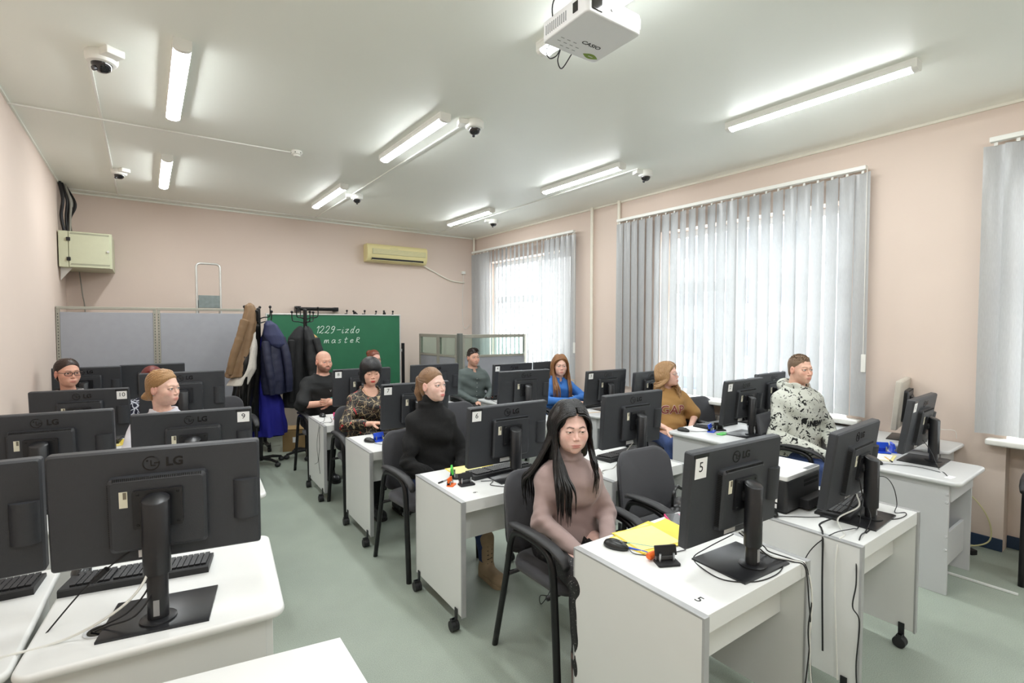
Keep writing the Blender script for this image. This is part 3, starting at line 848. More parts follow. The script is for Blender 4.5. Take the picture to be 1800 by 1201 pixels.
# ------------------------------------------------------------------ chalkboard on a rolling stand
M_board = mat('chalkboard_green', (40, 104, 72), .55, var=.06, scale=5, spec=.4)
M_alu = mat('aluminium', (208, 208, 204), .35, metal=.6)
M_chalk = mat('chalk', (214, 226, 216), .95, var=.02)
cb = thing('chalkboard', 'green chalkboard on a rolling stand with handwriting', 'chalkboard', (0, 7.25, 0))
bx0, bx1, bz0, bz1 = 1.30, 3.155, .735, 1.77
MB().box2((bx0, -.008, bz0), (bx1, .008, bz1)).build('writing_surface', M_board, cb)
MB().box2((bx0 - .018, -.016, bz1), (bx1 + .018, .016, bz1 + .018)).box2((bx0 - .018, -.016, bz0 - .018), (bx1 + .018, .016, bz0)).box2((bx0 - .018, -.016, bz0), (bx0, .016, bz1)).box2((bx1, -.016, bz0), (bx1 + .018, .016, bz1)).build('board_frame', M_alu, cb, bevel=.003)
MB().box2((bx0 + .4, -.075, bz0 - .02), (bx1 - .4, -.016, bz0 - .012)).box2((bx0 + .4, -.078, bz0 - .02), (bx1 - .4, -.073, bz0 + .006)).build('chalk_tray', M_alu, cb)
for x in (bx0 - .05, bx1 + .06):
    MB().box2((x - .02, -.02, .09), (x + .02, .02, 1.35)).build('post', M_chm, cb, bevel=.004)
    MB().box2((x - .022, -.28, .065), (x + .022, .28, .10)).build('foot', M_chm, cb, bevel=.006)
    MB().box2((min(x, x + (.05 if x < 2 else -.06)), -.012, 1.22), (max(x, x + (.05 if x < 2 else -.06)), .012, 1.26)).build('pivot', M_alu, cb)
    for yy in (-.24, .24): link('caster', ME_caster, cb, loc=(x + .02, yy, 0))
MB().box2((bx0 - .05, -.014, .14), (bx1 + .06, .014, .18)).build('cross_bar', M_chm, cb)
# handwriting as chalk strokes (unit boxes, slanted)
GL = {'1': [[(.15, .72), (.45, 1), (.38, 0)]], '2': [[(.1, .75), (.3, 1), (.6, .95), (.65, .72), (.4, .35), (.05, .05), (.25, .12), (.5, 0), (.75, .12)]],
      '9': [[(.6, .8), (.4, 1), (.15, .85), (.12, .62), (.35, .5), (.58, .68), (.62, .9), (.55, .45), (.4, .1), (.15, 0)]], '-': [[(.1, .45), (.8, .5)]],
      'i': [[(.2, .55), (.15, .1), (.3, .0), (.42, .15)], [(.24, .78), (.25, .82)]], 'z': [[(.05, .5), (.6, .55), (.1, .05), (.35, .08), (.68, .02)]],
      'd': [[(.5, .5), (.25, .55), (.08, .25), (.2, 0), (.42, .1), (.55, .5), (.68, 1.0)], [(.66, .95), (.5, .3), (.55, .02), (.7, .1)]], 'o': [[(.4, .55), (.15, .45), (.1, .15), (.3, 0), (.55, .15), (.58, .42), (.4, .55), (.6, .5)]],
      'm': [[(.05, .55), (.08, 0), (.15, .4), (.3, .55), (.36, 0), (.42, .38), (.6, .55), (.66, .1), (.8, .05)]], 'a': [[(.5, .5), (.25, .55), (.08, .25), (.2, 0), (.42, .12), (.55, .52), (.55, .08), (.72, .05)]],
      's': [[(.5, .5), (.25, .55), (.18, .38), (.42, .25), (.4, .04), (.1, .02)]], 't': [[(.3, .95), (.2, .15), (.3, 0), (.5, .1)], [(.05, .6), (.55, .65)]], 'e': [[(.1, .28), (.45, .35), (.42, .52), (.2, .5), (.08, .25), (.2, .02), (.55, .1)]],
      'r': [[(.1, .85), (.08, 0)], [(.08, .85), (.42, .85), (.45, .6), (.1, .45), (.5, .0), (.62, .04)]]}
def handwrite(txt, x, z, h, adv):
    b = MB()
    for ch in txt:
        for st in GL.get(ch, []):
            p = smooth_path([(x + px * adv * 1.05 + pz * h * .22, -.0095, z + pz * h) for px, pz in st], 4)
            b.tube(p, .0042, 5)
        x += adv * (.62 if ch in '1i' else (1.15 if ch == 'm' else 1.))
    return b
handwrite('1229-izdo', 1.905, 1.515, .10, .078).build('chalk_writing', M_chalk, cb)
handwrite('master', 2.02, 1.375, .085, .088).build('chalk_writing', M_chalk, cb)

tag(MB().cyl((1.85, YB - .10, 1.87), (2.42, YB - .10, 1.87), .026, n=14).box2((1.80, YB - .12, 1.83), (1.87, YB - .02, 1.91)).box2((2.36, YB - .12, 1.84), (2.42, YB, 1.90)).build('board_lamp', M_chm, smooth=True), 'black tubular lamp on back wall just above the chalkboard', 'lamp')

# ------------------------------------------------------------------ step ladder behind the partition
sl = thing('step_ladder', 'aluminium step ladder leaning behind the grey partition', 'ladder', (0, 7.42, 0))
M_old = mat('ladder_tread', (122, 132, 130), .7, var=.15, scale=25)
arc = [(.535, 0, 0), (.53, .0, 1.9)] + [(.53 + .05 * (1 - math.cos(R(a))), 0, 2.36 + .05 * math.sin(R(a))) for a in range(0, 91, 15)] + [(.74 + .05 * math.sin(R(a)), 0, 2.36 + .05 * math.cos(R(a))) for a in range(0, 91, 15)] + [(.79, 0, 1.9), (.80, 0, 0)]
MB().tube(arc, .013, 10).build('rail', M_alu, sl, smooth=True)
for z, d in ((2.0, .03), (1.5, .1), (1.1, .1), (.7, .1), (.3, .1)):
    o = MB().box((.665, 0 if z == 2.0 else .05, z - (.07 if z == 2.0 else 0)), (.235, .02 if z == 2.0 else .10, .16 if z == 2.0 else .03)).build('tread', M_old, sl, bevel=.004)
for x in (.545, .785): MB().tube([(x, .03, 1.95), (x, .36, 0)], .012, 8).build('rear_leg', M_alu, sl, smooth=True)

# ------------------------------------------------------------------ wall cabinet with cables
M_cab = mat('cabinet_enamel', (196, 198, 170), .45, var=.015)
ca = thing('network_cabinet', 'grey-green wall cabinet mounted high in the left far corner', 'cabinet', (0, 0, 0))
cx0, cx1, cy0, cy1, cz0, cz1 = XL + .012, -.285, 7.28, 7.93, 2.27, 2.665
MB().box2((cx0, cy0 + .02, cz0), (cx1, cy1, cz1)).build('body', M_cab, ca, bevel=.004)
dr = MB().box2((cx0 + .085, cy0, cz0 + .004), (cx1 - .02, cy0 + .02, cz1 - .004)).build('door', M_cab, ca, bevel=.003)
MB().box2((cx0, cy0 + .004, cz0 + .002), (cx0 + .08, cy0 + .02, cz1 - .002)).build('side_strip', M_cab, ca, bevel=.002)
b = MB()
for zz in (cz0 + .03, cz1 - .03):
    for i in range(34):
        for j in range(2): b.box((cx0 + .10 + i * .0098 + (j * .005), cy0 - .0005, zz + j * .010), (.0055, .002, .0055))
q = b.build('vent_holes', M_hole, dr); q['kind'] = 'stuff'
for zz in (cz0 + .09, cz1 - .09): MB().box((cx0 + .082, cy0 - .006, zz), (.034, .014, .038)).build('hinge', M_chm, ca, bevel=.003)
MB().cyl((cx1 - .035, cy0, 2.46), (cx1 - .035, cy0 - .016, 2.46), .012, n=14).build('lock', M_alu, dr, smooth=True)
MB().prism([(cx0, cz0), (cx0 + .10, cz0), (cx0, cz0 - .14)], -.006, .006, M=Matrix.Translation((0, 7.40, 0)) @ Matrix.Rotation(R(90), 4, 'X')).build('bracket', M_alu, ca)
M_cabk = mat('cable_black', (26, 26, 28), .5); M_cabw = mat('cable_white', (226, 226, 220), .5); M_cabg = mat('cable_grey', (150, 148, 138), .55)
for i in range(7):
    x = XL + .03 + (i % 3) * .018; y = 7.46 + i * .05
    p = smooth_path([(x - .01, y, ZC - .005), (x + .02 + .01 * i, y - .06, 3.02), (x + .015 * (i % 4), y - .03, 2.85), (x + .02, y, 2.67)], 6)
    tag(MB().tube(p, .011 if i % 3 else .016, 8).build('cable_bundle', [M_cabk, M_cabk, M_cabg, M_cabk, M_cabg, M_cabk, M_cabk][i], smooth=True), 'thick dark cable running up from wall cabinet to the ceiling', 'cable', 'cables above the wall cabinet')
tag(MB().tube(smooth_path([(-.62, 7.9, 2.27), (-.60, 7.93, 2.0), (-.58, 7.95, 1.7), (-.57, 7.95, .3)], 5), .006, 6).build('cable', M_cabg, smooth=True), 'thin grey cable hanging below the wall cabinet', 'cable')

# ------------------------------------------------------------------ air conditioner
M_ac = mat('aged_cream_plastic', (226, 214, 158), .45, var=.02, scale=6)
M_acg = mat('aged_grille', (196, 194, 156), .55)
ac = thing('air_conditioner', 'yellowed split air conditioner on back wall', 'air conditioner', (3.39, YB, 2.785))
prof = [(0, -.14), (0, .14), (-.15, .145), (-.185, .10), (-.19, .0), (-.175, -.08), (-.13, -.135)]
MB().prism(prof, -.525, .525, M=Matrix.Rotation(R(90), 4, 'Y') @ Matrix.Rotation(R(90), 4, 'Z')).build('housing', M_ac, ac, bevel=.008)
fr = MB().box((.02, -.192, .025), (.93, .012, .085)).build('intake_grille', M_acg, ac, bevel=.004)
for i in range(7): MB().box((.02, -.199, -.008 + i * .011), (.90, .003, .004)).build('louver', M_ac, fr)
MB().box((0, -.168, -.095), (.90, .03, .034)).build('outlet', M_vent, ac)
MB().box((0, -.178, -.112), (.90, .02, .006), M=Matrix.Rotation(R(0), 4, 'X')).build('flap', M_ac, ac)
MB().box((-.08, -.1925, .115 - .03), (.14, .004, .006)).build('badge', M_acg, ac)
tag(MB().tube(smooth_path([(3.88, YB - .05, 2.66), (4.1, YB - .02, 2.57), (4.4, YB - .02, 2.44), (4.6, YB - .02, 2.405), (4.74, YB - .02, 2.40)], 5), .012, 8).build('ac_pipe', M_trim, smooth=True), 'cream pipe sagging from the air conditioner to the corner', 'pipe')
sk_ = thing('wall_socket', 'small white box on back wall near the corner', 'socket', (4.72, YB - .02, 2.58))
MB().box((0, 0, 0), (.07, .04, .05)).build('housing', M_white, sk_, bevel=.004)
MB().tube(smooth_path([(0, 0, -.02), (.0, .01, -.2), (-.02, .005, -.7), (.0, .005, -.98), (.06, .005, -1.02), (.13, .005, -.95)], 6), .004, 6).build('cable', M_cabw, sk_, smooth=True)

# ------------------------------------------------------------------ coat racks
def coat_rack():
    t = thing('coat_rack', '', 'coat rack')
    MB().cyl((0, 0, .05), (0, 0, 1.815), .023, n=16).ball((0, 0, 1.815), .023).build('pole', M_chm, t, smooth=True)
    for i in range(5):
        a = 2 * PI * i / 5 + .3; c, s = math.cos(a), math.sin(a)
        lg = MB().tube([(0, 0, .08), (c * .14, s * .14, .075), (c * .245, s * .245, .052)], [.020, .018, .014], 8).build('leg', M_chm, t, smooth=True)
        MB().ball((c * .245, s * .245, .026), (.034, .034, .026), 12, 8).build('foot', M_rubber, lg, smooth=True)
    for i in range(6):
        a = 2 * PI * i / 6 + .25; c, s = math.cos(a), math.sin(a); z = 1.66 + .05 * (i % 2)
        p = smooth_path([(c * .02, s * .02, z), (c * .07, s * .07, z + .015), (c * .13, s * .13, z + .02), (c * .15, s * .15, z + .05), (c * .152, s * .152, z + .125)], 4)
        h = MB().tube(p, .0065, 8).build('hook', M_chm, t, smooth=True)
        MB().ball((c * .152, s * .152, z + .135), .0165, 12, 8).build('knob', M_chm, h, smooth=True)
    return t
cr = coat_rack(); cr.location = (1.06, 6.42, 0); cr['label'] = 'black coat rack holding the tan and blue jackets'
for lab, x, y, rz in (('black coat rack holding dark coats beside the bald man', 1.60, 6.52, .4), ('black coat rack whose knobs peek over the middle of the chalkboard', 2.62, 7.68, .1), ('black coat rack whose knobs peek over right end of the chalkboard', 3.10, 7.70, .9)):
    o = copy_tree(cr); o.location = (x, y, 0); o.rotation_euler = (0, 0, rz); o['label'] = lab
for o in [q for q in col.objects if q.name.startswith('coat_rack')]: o['group'] = 'black coat racks'

# ------------------------------------------------------------------ hanging clothes
def quilt_mat(name, rgb, rough, bump=.5, spec=.5):
    return mat(name, rgb, rough, var=.08, scale=9, bump=bump, bscale=60, spec=spec)
def garment(name, rings, m, parent, folds=5, amp=.10, quilt=0., qamp=.0, seed=1, n=44, open_bottom=True, inner=None):
    """rings: (cx, cy, z, rx, ry) from top to bottom; folds deepen towards the hem"""
    K = []
    for i in range(len(rings) - 1):
        a, b = rings[i], rings[i + 1]; st = max(2, int(abs(a[2] - b[2]) / .012))
        for j in range(st): K.append([a[k] + (b[k] - a[k]) * j / st for k in range(5)])
    K.append(list(rings[-1]))
    zt_, zb_ = rings[0][2], rings[-1][2]
    b = MB(); vs = []
    for cx, cy, z, rx, ry in K:
        u = (zt_ - z) / (zt_ - zb_)
        for i in range(n):
            a = 2 * PI * i / n
            nz = mnoise.noise((math.cos(a) * 1.6 + seed * 7, math.sin(a) * 1.6, z * 3.0))
            n2 = mnoise.noise((math.cos(a) * 3.5 + seed * 3, math.sin(a) * 3.5, z * 6.0)); f = 1 + amp * (.35 + u) * math.sin(folds * a + 2.2 * nz + seed) + .9 * amp * nz + .7 * amp * n2
            if quilt: f += qamp * .7 * (abs(math.sin(PI * (z + .05 * nz + .02 * math.sin(a * 2)) / quilt)) ** .3 - .8)
            vs.append((cx + rx * f * math.cos(a), cy + ry * f * math.sin(a), z + .012 * nz))
    k = len(K)
    fs = [(j * n + i, (j + 1) * n + i, (j + 1) * n + (i + 1) % n, j * n + (i + 1) % n) for j in range(k - 1) for i in range(n)]
    fs.append(tuple(range(n)))
    b.add(vs, fs)
    o = b.build(name, m, parent, smooth=False)
    for p in o.data.polygons: p.use_smooth = True
    s_ = o.modifiers.new('thick', 'SOLIDIFY'); s_.thickness = .008; s_.offset = -1
    return o
def sleeve(pts, r, m, parent, quilt=.07, qamp=.012, seed=0, name='sleeve'):
    P = smooth_path(pts, 14); k = len(P); L_ = 0; rr = []
    for j in range(k):
        if j: L_ += (P[j] - P[j - 1]).length
        rr.append(r * (1 - .25 * j / k) + (qamp * .6 * (abs(math.sin(PI * L_ / quilt)) ** .3 - .8) if qamp else 0) + .006 * mnoise.noise((L_ * 9, seed, 0)))
    rr[0] *= .5
    return MB().tube(P, rr, 16, flat=.72).build(name, m, parent, smooth=True)
M_tan = quilt_mat('tan_puffer_cloth', (128, 101, 72), .6); M_fleece = mat('white_fleece', (214, 208, 198), .95, var=.06, scale=60, bump=1., bscale=90)
M_blackj = quilt_mat('black_shiny_cloth', (18, 18, 17), .28, .8); M_navy = quilt_mat('navy_puffer_cloth', (30, 34, 60), .55)
M_navy2 = quilt_mat('indigo_hood_cloth', (42, 48, 84), .6); M_royal = mat('royal_blue_cloth', (20, 22, 130), .8, var=.04)
M_bk = quilt_mat('black_wool', (17, 18, 20), .8); M_bk2 = quilt_mat('black_down_cloth', (20, 22, 24), .6); M_fur = mat('tan_fur', (182, 148, 96), .95, var=.2, scale=60, bump=1., bscale=80)
g = 'coats on the racks'
t = thing('puffer_coat', 'tan puffer coat with white fleece lining, hung highest on the first rack', 'coat', (0, 6.33, 0), 0, g)
garment('coat_body', [(.955, 0, 1.885, .012, .02), (.955, 0, 1.86, .045, .06), (.965, 0, 1.80, .062, .08), (.945, 0, 1.66, .075, .10), (.90, 0, 1.45, .09, .11), (.85, 0, 1.25, .095, .12), (.80, 0, 1.06, .105, .12)], M_tan, t, 5, .10, .085, .08, 1)
garment('fleece_lining', [(.985, .0, 1.56, .03, .05), (.965, -.01, 1.38, .06, .08), (.915, -.02, 1.14, .09, .10), (.82, -.02, .965, .10, .10)], M_fleece, t, 4, .06, seed=2)
sleeve([(.90, -.08, 1.70), (.84, -.10, 1.5), (.77, -.11, 1.28), (.735, -.10, 1.10)], .055, M_tan, t, seed=3)
t = thing('leather_jacket', 'long shiny black jacket below the tan puffer coat', 'jacket', (0, 6.40, 0), 0, g)
garment('coat_body', [(1.02, 0, 1.66, .02, .03), (1.01, 0, 1.63, .05, .06), (.975, 0, 1.50, .085, .11), (.95, 0, 1.2, .11, .13), (.91, 0, .85, .125, .13), (.885, 0, .42, .15, .13)], M_blackj, t, 7, .13, seed=5)
sleeve([(.93, -.09, 1.48), (.90, -.15, 1.25), (.87, -.15, .95), (.86, -.13, .70)], .055, M_blackj, t, .05, .006, 6)
t = thing('hooded_jacket', 'navy blue hooded puffer jacket on the first rack', 'jacket', (0, 6.36, 0), 0, g)
garment('coat_body', [(1.16, 0, 1.66, .02, .03), (1.17, 0, 1.62, .06, .07), (1.19, 0, 1.50, .105, .11), (1.20, 0, 1.25, .135, .13), (1.215, 0, 1.0, .145, .14), (1.22, 0, .84, .135, .13)], M_navy, t, 4, .08, .095, .05, 8)
garment('hood', [(1.15, -.06, 1.685, .02, .02), (1.165, -.07, 1.64, .065, .06), (1.195, -.09, 1.52, .10, .07), (1.22, -.10, 1.42, .085, .06), (1.225, -.10, 1.375, .035, .03)], M_navy2, t, 3, .07, seed=9)
sleeve([(1.27, -.06, 1.50), (1.32, -.09, 1.3), (1.345, -.10, 1.05), (1.35, -.08, .86)], .062, M_navy, t, .09, .012, 10)
sleeve([(1.11, -.10, 1.46), (1.12, -.13, 1.25), (1.15, -.14, 1.0), (1.165, -.12, .84)], .060, M_navy, t, .09, .012, 11)
t = thing('blue_gown', 'long royal blue garment hanging under the navy jacket', 'garment', (0, 6.44, 0), 0, g)
garment('garment_body', [(1.13, 0, 1.55, .02, .02), (1.13, 0, 1.45, .07, .06), (1.12, 0, 1.1, .10, .08), (1.15, 0, .7, .14, .11), (1.16, 0, .34, .175, .14)], M_royal, t, 6, .14, seed=13)
t = thing('wool_coat', 'black wool coat on the rack beside the bald man', 'coat', (0, 6.47, 0), 0, g)
garment('coat_body', [(1.53, 0, 1.62, .02, .03), (1.52, 0, 1.58, .06, .06), (1.48, 0, 1.48, .09, .11), (1.46, 0, 1.2, .11, .13), (1.455, 0, .9, .12, .13), (1.46, 0, .64, .13, .13)], M_bk, t, 5, .08, seed=15)
sleeve([(1.42, -.07, 1.46), (1.40, -.10, 1.2), (1.395, -.10, .95), (1.40, -.08, .72)], .055, M_bk, t, .2, .003, 16)
t = thing('down_coat', 'black down coat with tan fur trimmed hood on the second rack', 'coat', (0, 6.44, 0), 0, g)
garment('coat_body', [(1.60, 0, 1.62, .02, .03), (1.605, 0, 1.58, .05, .06), (1.625, 0, 1.46, .08, .10), (1.65, 0, 1.2, .105, .12), (1.66, 0, .9, .11, .12), (1.66, 0, .60, .12, .12)], M_bk2, t, 5, .09, .10, .05, 18)
sleeve([(1.68, -.06, 1.48), (1.73, -.09, 1.28), (1.765, -.10, 1.05), (1.76, -.08, .8)], .058, M_bk2, t, .10, .010, 19)
MB().tube(smooth_path([(1.62, -.02, 1.51), (1.67, -.03, 1.49), (1.70, -.05, 1.43), (1.70, -.06, 1.37), (1.725, -.08, 1.30)], 8), [.034 * math.sin(PI * (i + 2) / 37) ** .4 for i in range(33)], 12).build('fur_trim', M_fur, t, smooth=True)

# ------------------------------------------------------------------ cardboard box
M_card = mat('cardboard', (158, 130, 88), .85, var=.06, scale=10)
bx = thing('cardboard_box', 'brown cardboard box on floor below the coats', 'box', (1.60, 6.98, 0), R(-18))
MB().box((0, 0, .135), (.34, .30, .27)).build('carton', M_card, bx, bevel=.003)
for s in (-1, 1): MB().box((0, s * .076, .276), (.34, .148, .005), M=Matrix.Rotation(s * R(2), 4, 'X')).build('flap', M_card, bx)
MB().box((-.02, -.1515, .15), (.06, .001, .07)).build('shipping_label', M_paper, bx)

# ------------------------------------------------------------------ projector
M_proj = mat('projector_white', (238, 239, 240), .38, var=.005)
pj = thing('projector', 'white projector hanging from the ceiling', 'projector', (1.60, 1.60, 2.90), R(-1.5))
W_, D_, H_ = .315, .29, .085
MB().prism(rrect(W_, D_, .018, 4), 0, H_).build('housing', M_proj, pj, bevel=.007, seg=3)
MB().box((-.105, -D_ / 2 - .001, .042), (.058, .006, .056)).build('lens_recess', M_smoke, pj, bevel=.006)
MB().cyl((-.02, -D_ / 2, .045), (-.02, -D_ / 2 - .004, .045), .0065, n=14).build('sensor', M_smoke, pj, smooth=True)
MB().box((-W_ / 2 - .001, -.075, .045), (.004, .028, .040)).build('side_lens', M_smoke, pj)
b = MB()
for i in range(11): b.box((-W_ / 2 - .0005, -.015 + i * .013, .040), (.003, .005, .040))
b.build('vent_slots', mat('vent_shadow', (160, 162, 164), .6), pj)['kind'] = 'stuff'
b = MB()
for i in range(22): b.box((.02 + i * .0062, -D_ / 2 - .0003, .045), (.002, .002, .045))
b.build('front_grille', mat('vent_shadow2', (206, 208, 210), .6), pj)['kind'] = 'stuff'
text_obj('brand_print', 'CASIO', .030, M_ink, pj, (.035, .035, -.0006), (R(180), 0, 0), .0003, .0004, sx=1.25)
lf = [(.045 * (t_ / 8 - 1) , .018 * math.sin(PI * t_ / 16)) for t_ in range(17)] + [(.045 * (1 - t_ / 8), -.018 * math.sin(PI * t_ / 16)) for t_ in range(1, 16)]
MB().prism([(x + .095, y + .105) for x, y in lf], -.0012, .0008).build('green_leaf_badge', mat('leaf_green', (122, 150, 40), .5), pj)
text_obj('badge_print', 'GREEN', .009, M_paper, pj, (.095, .105, -.0016), (R(180), 0, 0), .0002)
b = MB()
for r_, c_ in ((0, 0), (0, 1), (0, 2), (1, 0), (1, 1), (1, 2), (1, 3), (2, 1), (2, 2), (2, 3)):
    b.box((-.11 + c_ * .035, .06 + r_ * .025, -.0006), (.018, .003, .0006))
b.build('printed_notes', mat('print_pale2', (150, 152, 154), .6), pj)
MB().cyl((0, 0, H_), (0, 0, ZC - 2.90), .020, n=14).box((0, 0, H_ + .008), (.16, .16, .012)).cyl((0, 0, ZC - 2.90 - .02), (0, 0, ZC - 2.90), .06, n=20).build('ceiling_mount', M_white, pj, smooth=True)
for i in range(4):
    a = PI / 4 + i * PI / 2
    MB().tube([(.03 * math.cos(a), .03 * math.sin(a), H_ + .05), (.11 * math.cos(a), .10 * math.sin(a), H_)], .006, 6).build('mount_arm', M_white, pj, smooth=True)
MB().cyl((W_ / 2 - .03, .0, H_), (W_ / 2 - .03, .0, ZC - 2.90), .008, n=10).build('power_pipe', M_white, pj, smooth=True)
MB().tube(smooth_path([(-.10, D_ / 2 - .01, .03), (-.11, D_ / 2 + .03, -.005), (-.085, D_ / 2 + .035, -.03), (-.05, D_ / 2 + .03, -.01), (-.035, D_ / 2 + .02, .02), (-.03, D_ / 2 + .045, -.02), (-.0, D_ / 2 + .05, -.045), (.035, D_ / 2 + .02, .02)], 6), .003, 6).build('signal_cable', M_cabk, pj, smooth=True)
MB().tube(smooth_path([(-W_ / 2 + .02, D_ / 2 - .05, .07), (-W_ / 2 - .03, .03, .11), (-W_ / 2 - .015, -.05, .16), (-.03, -.02, .22), (0, 0, .30)], 6), .003, 6).build('signal_cable', M_cabk, pj, smooth=True)
# ================================================================== PEOPLE
f32 = np.float32
def surface_nets(F, X, Y, Z):
    ins = F < 0
    n = F.shape
    c = np.zeros((n[0] - 1, n[1] - 1, n[2] - 1), np.int8)
    for i in (0, 1):
        for j in (0, 1):
            for k in (0, 1): c += ins[i:n[0] - 1 + i, j:n[1] - 1 + j, k:n[2] - 1 + k]
    act = (c > 0) & (c < 8)
    I, J, K = np.nonzero(act)
    vid = np.full(c.shape, -1, np.int32); vid[I, J, K] = np.arange(len(I))
    acc = np.zeros((len(I), 3), np.float64); cnt = np.zeros(len(I))
    cor = [(i, j, k) for i in (0, 1) for j in (0, 1) for k in (0, 1)]
    vals = {q: F[I + q[0], J + q[1], K + q[2]].astype(np.float64) for q in cor}
    pos = lambda q: np.stack([X[I + q[0]], Y[J + q[1]], Z[K + q[2]]], 1)
    for a in cor:
        for ax in range(3):
            if a[ax]: continue
            b = list(a); b[ax] = 1; b = tuple(b)
            va, vb = vals[a], vals[b]
            m = (va < 0) != (vb < 0)
            if not m.any(): continue
            t = va[m] / (va[m] - vb[m])
            pa, pb = pos(a)[m], pos(b)[m]
            acc[m] += pa + (pb - pa) * t[:, None]; cnt[m] += 1
    V = acc / cnt[:, None]
    Q = []
    for ax in range(3):
        A = [slice(None)] * 3; B = [slice(None)] * 3; A[ax] = slice(0, -1); B[ax] = slice(1, None)
        s0, s1 = ins[tuple(A)], ins[tuple(B)]
        ch = s0 != s1
        u, v = [q for q in range(3) if q != ax]
        sl = [slice(None)] * 3; sl[u] = slice(1, -1); sl[v] = slice(1, -1)
        chs = np.zeros_like(ch); chs[tuple(sl)] = ch[tuple(sl)]
        P = np.array(np.nonzero(chs)).T
        if not len(P): continue
        def cell(du, dv):
            q = P.copy(); q[:, u] += du; q[:, v] += dv
            return vid[q[:, 0], q[:, 1], q[:, 2]]
        quad = np.stack([cell(-1, -1), cell(0, -1), cell(0, 0), cell(-1, 0)], 1)
        flip = s0[P[:, 0], P[:, 1], P[:, 2]]
        if ax == 1: flip = ~flip
        quad[~flip] = quad[~flip][:, ::-1]
        Q.append(quad)
    return V, np.concatenate(Q)
def smin(a, b, k):
    if k <= 0: return np.minimum(a, b)
    h = np.maximum(k - np.abs(a - b), 0) / k
    return np.minimum(a, b) - h * h * (k * .25)
def smax(a, b, k): return -smin(-a, -b, k)
def d_ell(x, y, z, c, r):
    a, b, e = (x - c[0]) / r[0], (y - c[1]) / r[1], (z - c[2]) / r[2]
    k0 = np.sqrt(a * a + b * b + e * e)
    a, b, e = a / r[0], b / r[1], e / r[2]
    k1 = np.sqrt(a * a + b * b + e * e) + 1e-6
    return k0 * (k0 - 1) / k1
def d_cone(x, y, z, a, b, ra, rb):
    ab = [q - p for p, q in zip(a, b)]; L2 = sum(q * q for q in ab) + 1e-9
    t = np.clip(((x - a[0]) * ab[0] + (y - a[1]) * ab[1] + (z - a[2]) * ab[2]) / L2, 0, 1)
    dx, dy, dz = x - a[0] - t * ab[0], y - a[1] - t * ab[1], z - a[2] - t * ab[2]
    return np.sqrt(dx * dx + dy * dy + dz * dz) - (ra + (rb - ra) * t)
class Grid:
    def __init__(s, X, Y, Z):
        s.X, s.Y, s.Z = (np.asarray(q, f32) for q in (X, Y, Z)); s.F = np.full((len(X), len(Y), len(Z)), .2, f32)
    def blk(s, lo, hi):
        r = []
        for A, l, h in zip((s.X, s.Y, s.Z), lo, hi):
            i0 = max(0, int(np.searchsorted(A, l)) - 1); i1 = min(len(A), int(np.searchsorted(A, h)) + 1); r.append(slice(i0, max(i1, i0)))
        return tuple(r)
    def pts(s, b): return s.X[b[0]][:, None, None], s.Y[b[1]][None, :, None], s.Z[b[2]][None, None, :]
    def put(s, fn, lo, hi, k=.02, op='u'):
        m = k + .03
        b = s.blk([q - m for q in lo], [q + m for q in hi])
        if any(q.stop - q.start < 1 for q in b): return
        d = fn(*s.pts(b)).astype(f32)
        s.F[b] = smin(s.F[b], d, k) if op == 'u' else smax(s.F[b], -d, k)
    def cone(s, a, b, ra, rb, k=.02, op='u'):
        r = max(ra, rb)
        s.put(lambda x, y, z: d_cone(x, y, z, a, b, ra, rb), [min(p, q) - r for p, q in zip(a, b)], [max(p, q) + r for p, q in zip(a, b)], k, op)
    def ell(s, c, r, k=.02, op='u'):
        s.put(lambda x, y, z: d_ell(x, y, z, c, r), [p - q for p, q in zip(c, r)], [p + q for p, q in zip(c, r)], k, op)
    def nets(s): return surface_nets(s.F, s.X, s.Y, s.Z)
def axis(lo, hi, step, fine=None, fstep=.003):
    if not fine: return np.arange(lo, hi + step, step)
    a, b = fine
    return np.concatenate([np.arange(a - step * .5, lo - step, -step)[::-1], np.arange(a, b, fstep), np.arange(b + step * .5, hi + step, step)])
def np_mesh(name, V, Q, mats, midx=None, cols=None):
    me = bpy.data.meshes.new(name)
    me.vertices.add(len(V)); me.vertices.foreach_set('co', np.asarray(V, f32).ravel())
    me.loops.add(Q.size); me.loops.foreach_set('vertex_index', Q.astype(np.int32).ravel())
    me.polygons.add(len(Q)); me.polygons.foreach_set('loop_start', np.arange(0, Q.size, 4, dtype=np.int32))
    me.polygons.foreach_set('use_smooth', np.ones(len(Q), bool))
    for m in mats: me.materials.append(m)
    if midx is not None: me.polygons.foreach_set('material_index', midx.astype(np.int32))
    me.update(calc_edges=True)
    if cols is not None:
        at = me.color_attributes.new('Col', 'FLOAT_COLOR', 'POINT')
        c4 = np.ones((len(V), 4), f32); c4[:, :3] = cols
        at.data.foreach_set('color', c4.ravel())
    return me
def relax(V, Q, it=1, w=.5):
    for _ in range(it):
        S = np.zeros_like(V); n = np.zeros(len(V))
        for a, b in ((0, 1), (1, 2), (2, 3), (3, 0)):
            np.add.at(S, Q[:, a], V[Q[:, b]]); np.add.at(S, Q[:, b], V[Q[:, a]])
            np.add.at(n, Q[:, a], 1); np.add.at(n, Q[:, b], 1)
        V = V * (1 - w) + S / np.maximum(n, 1)[:, None] * w
    return V

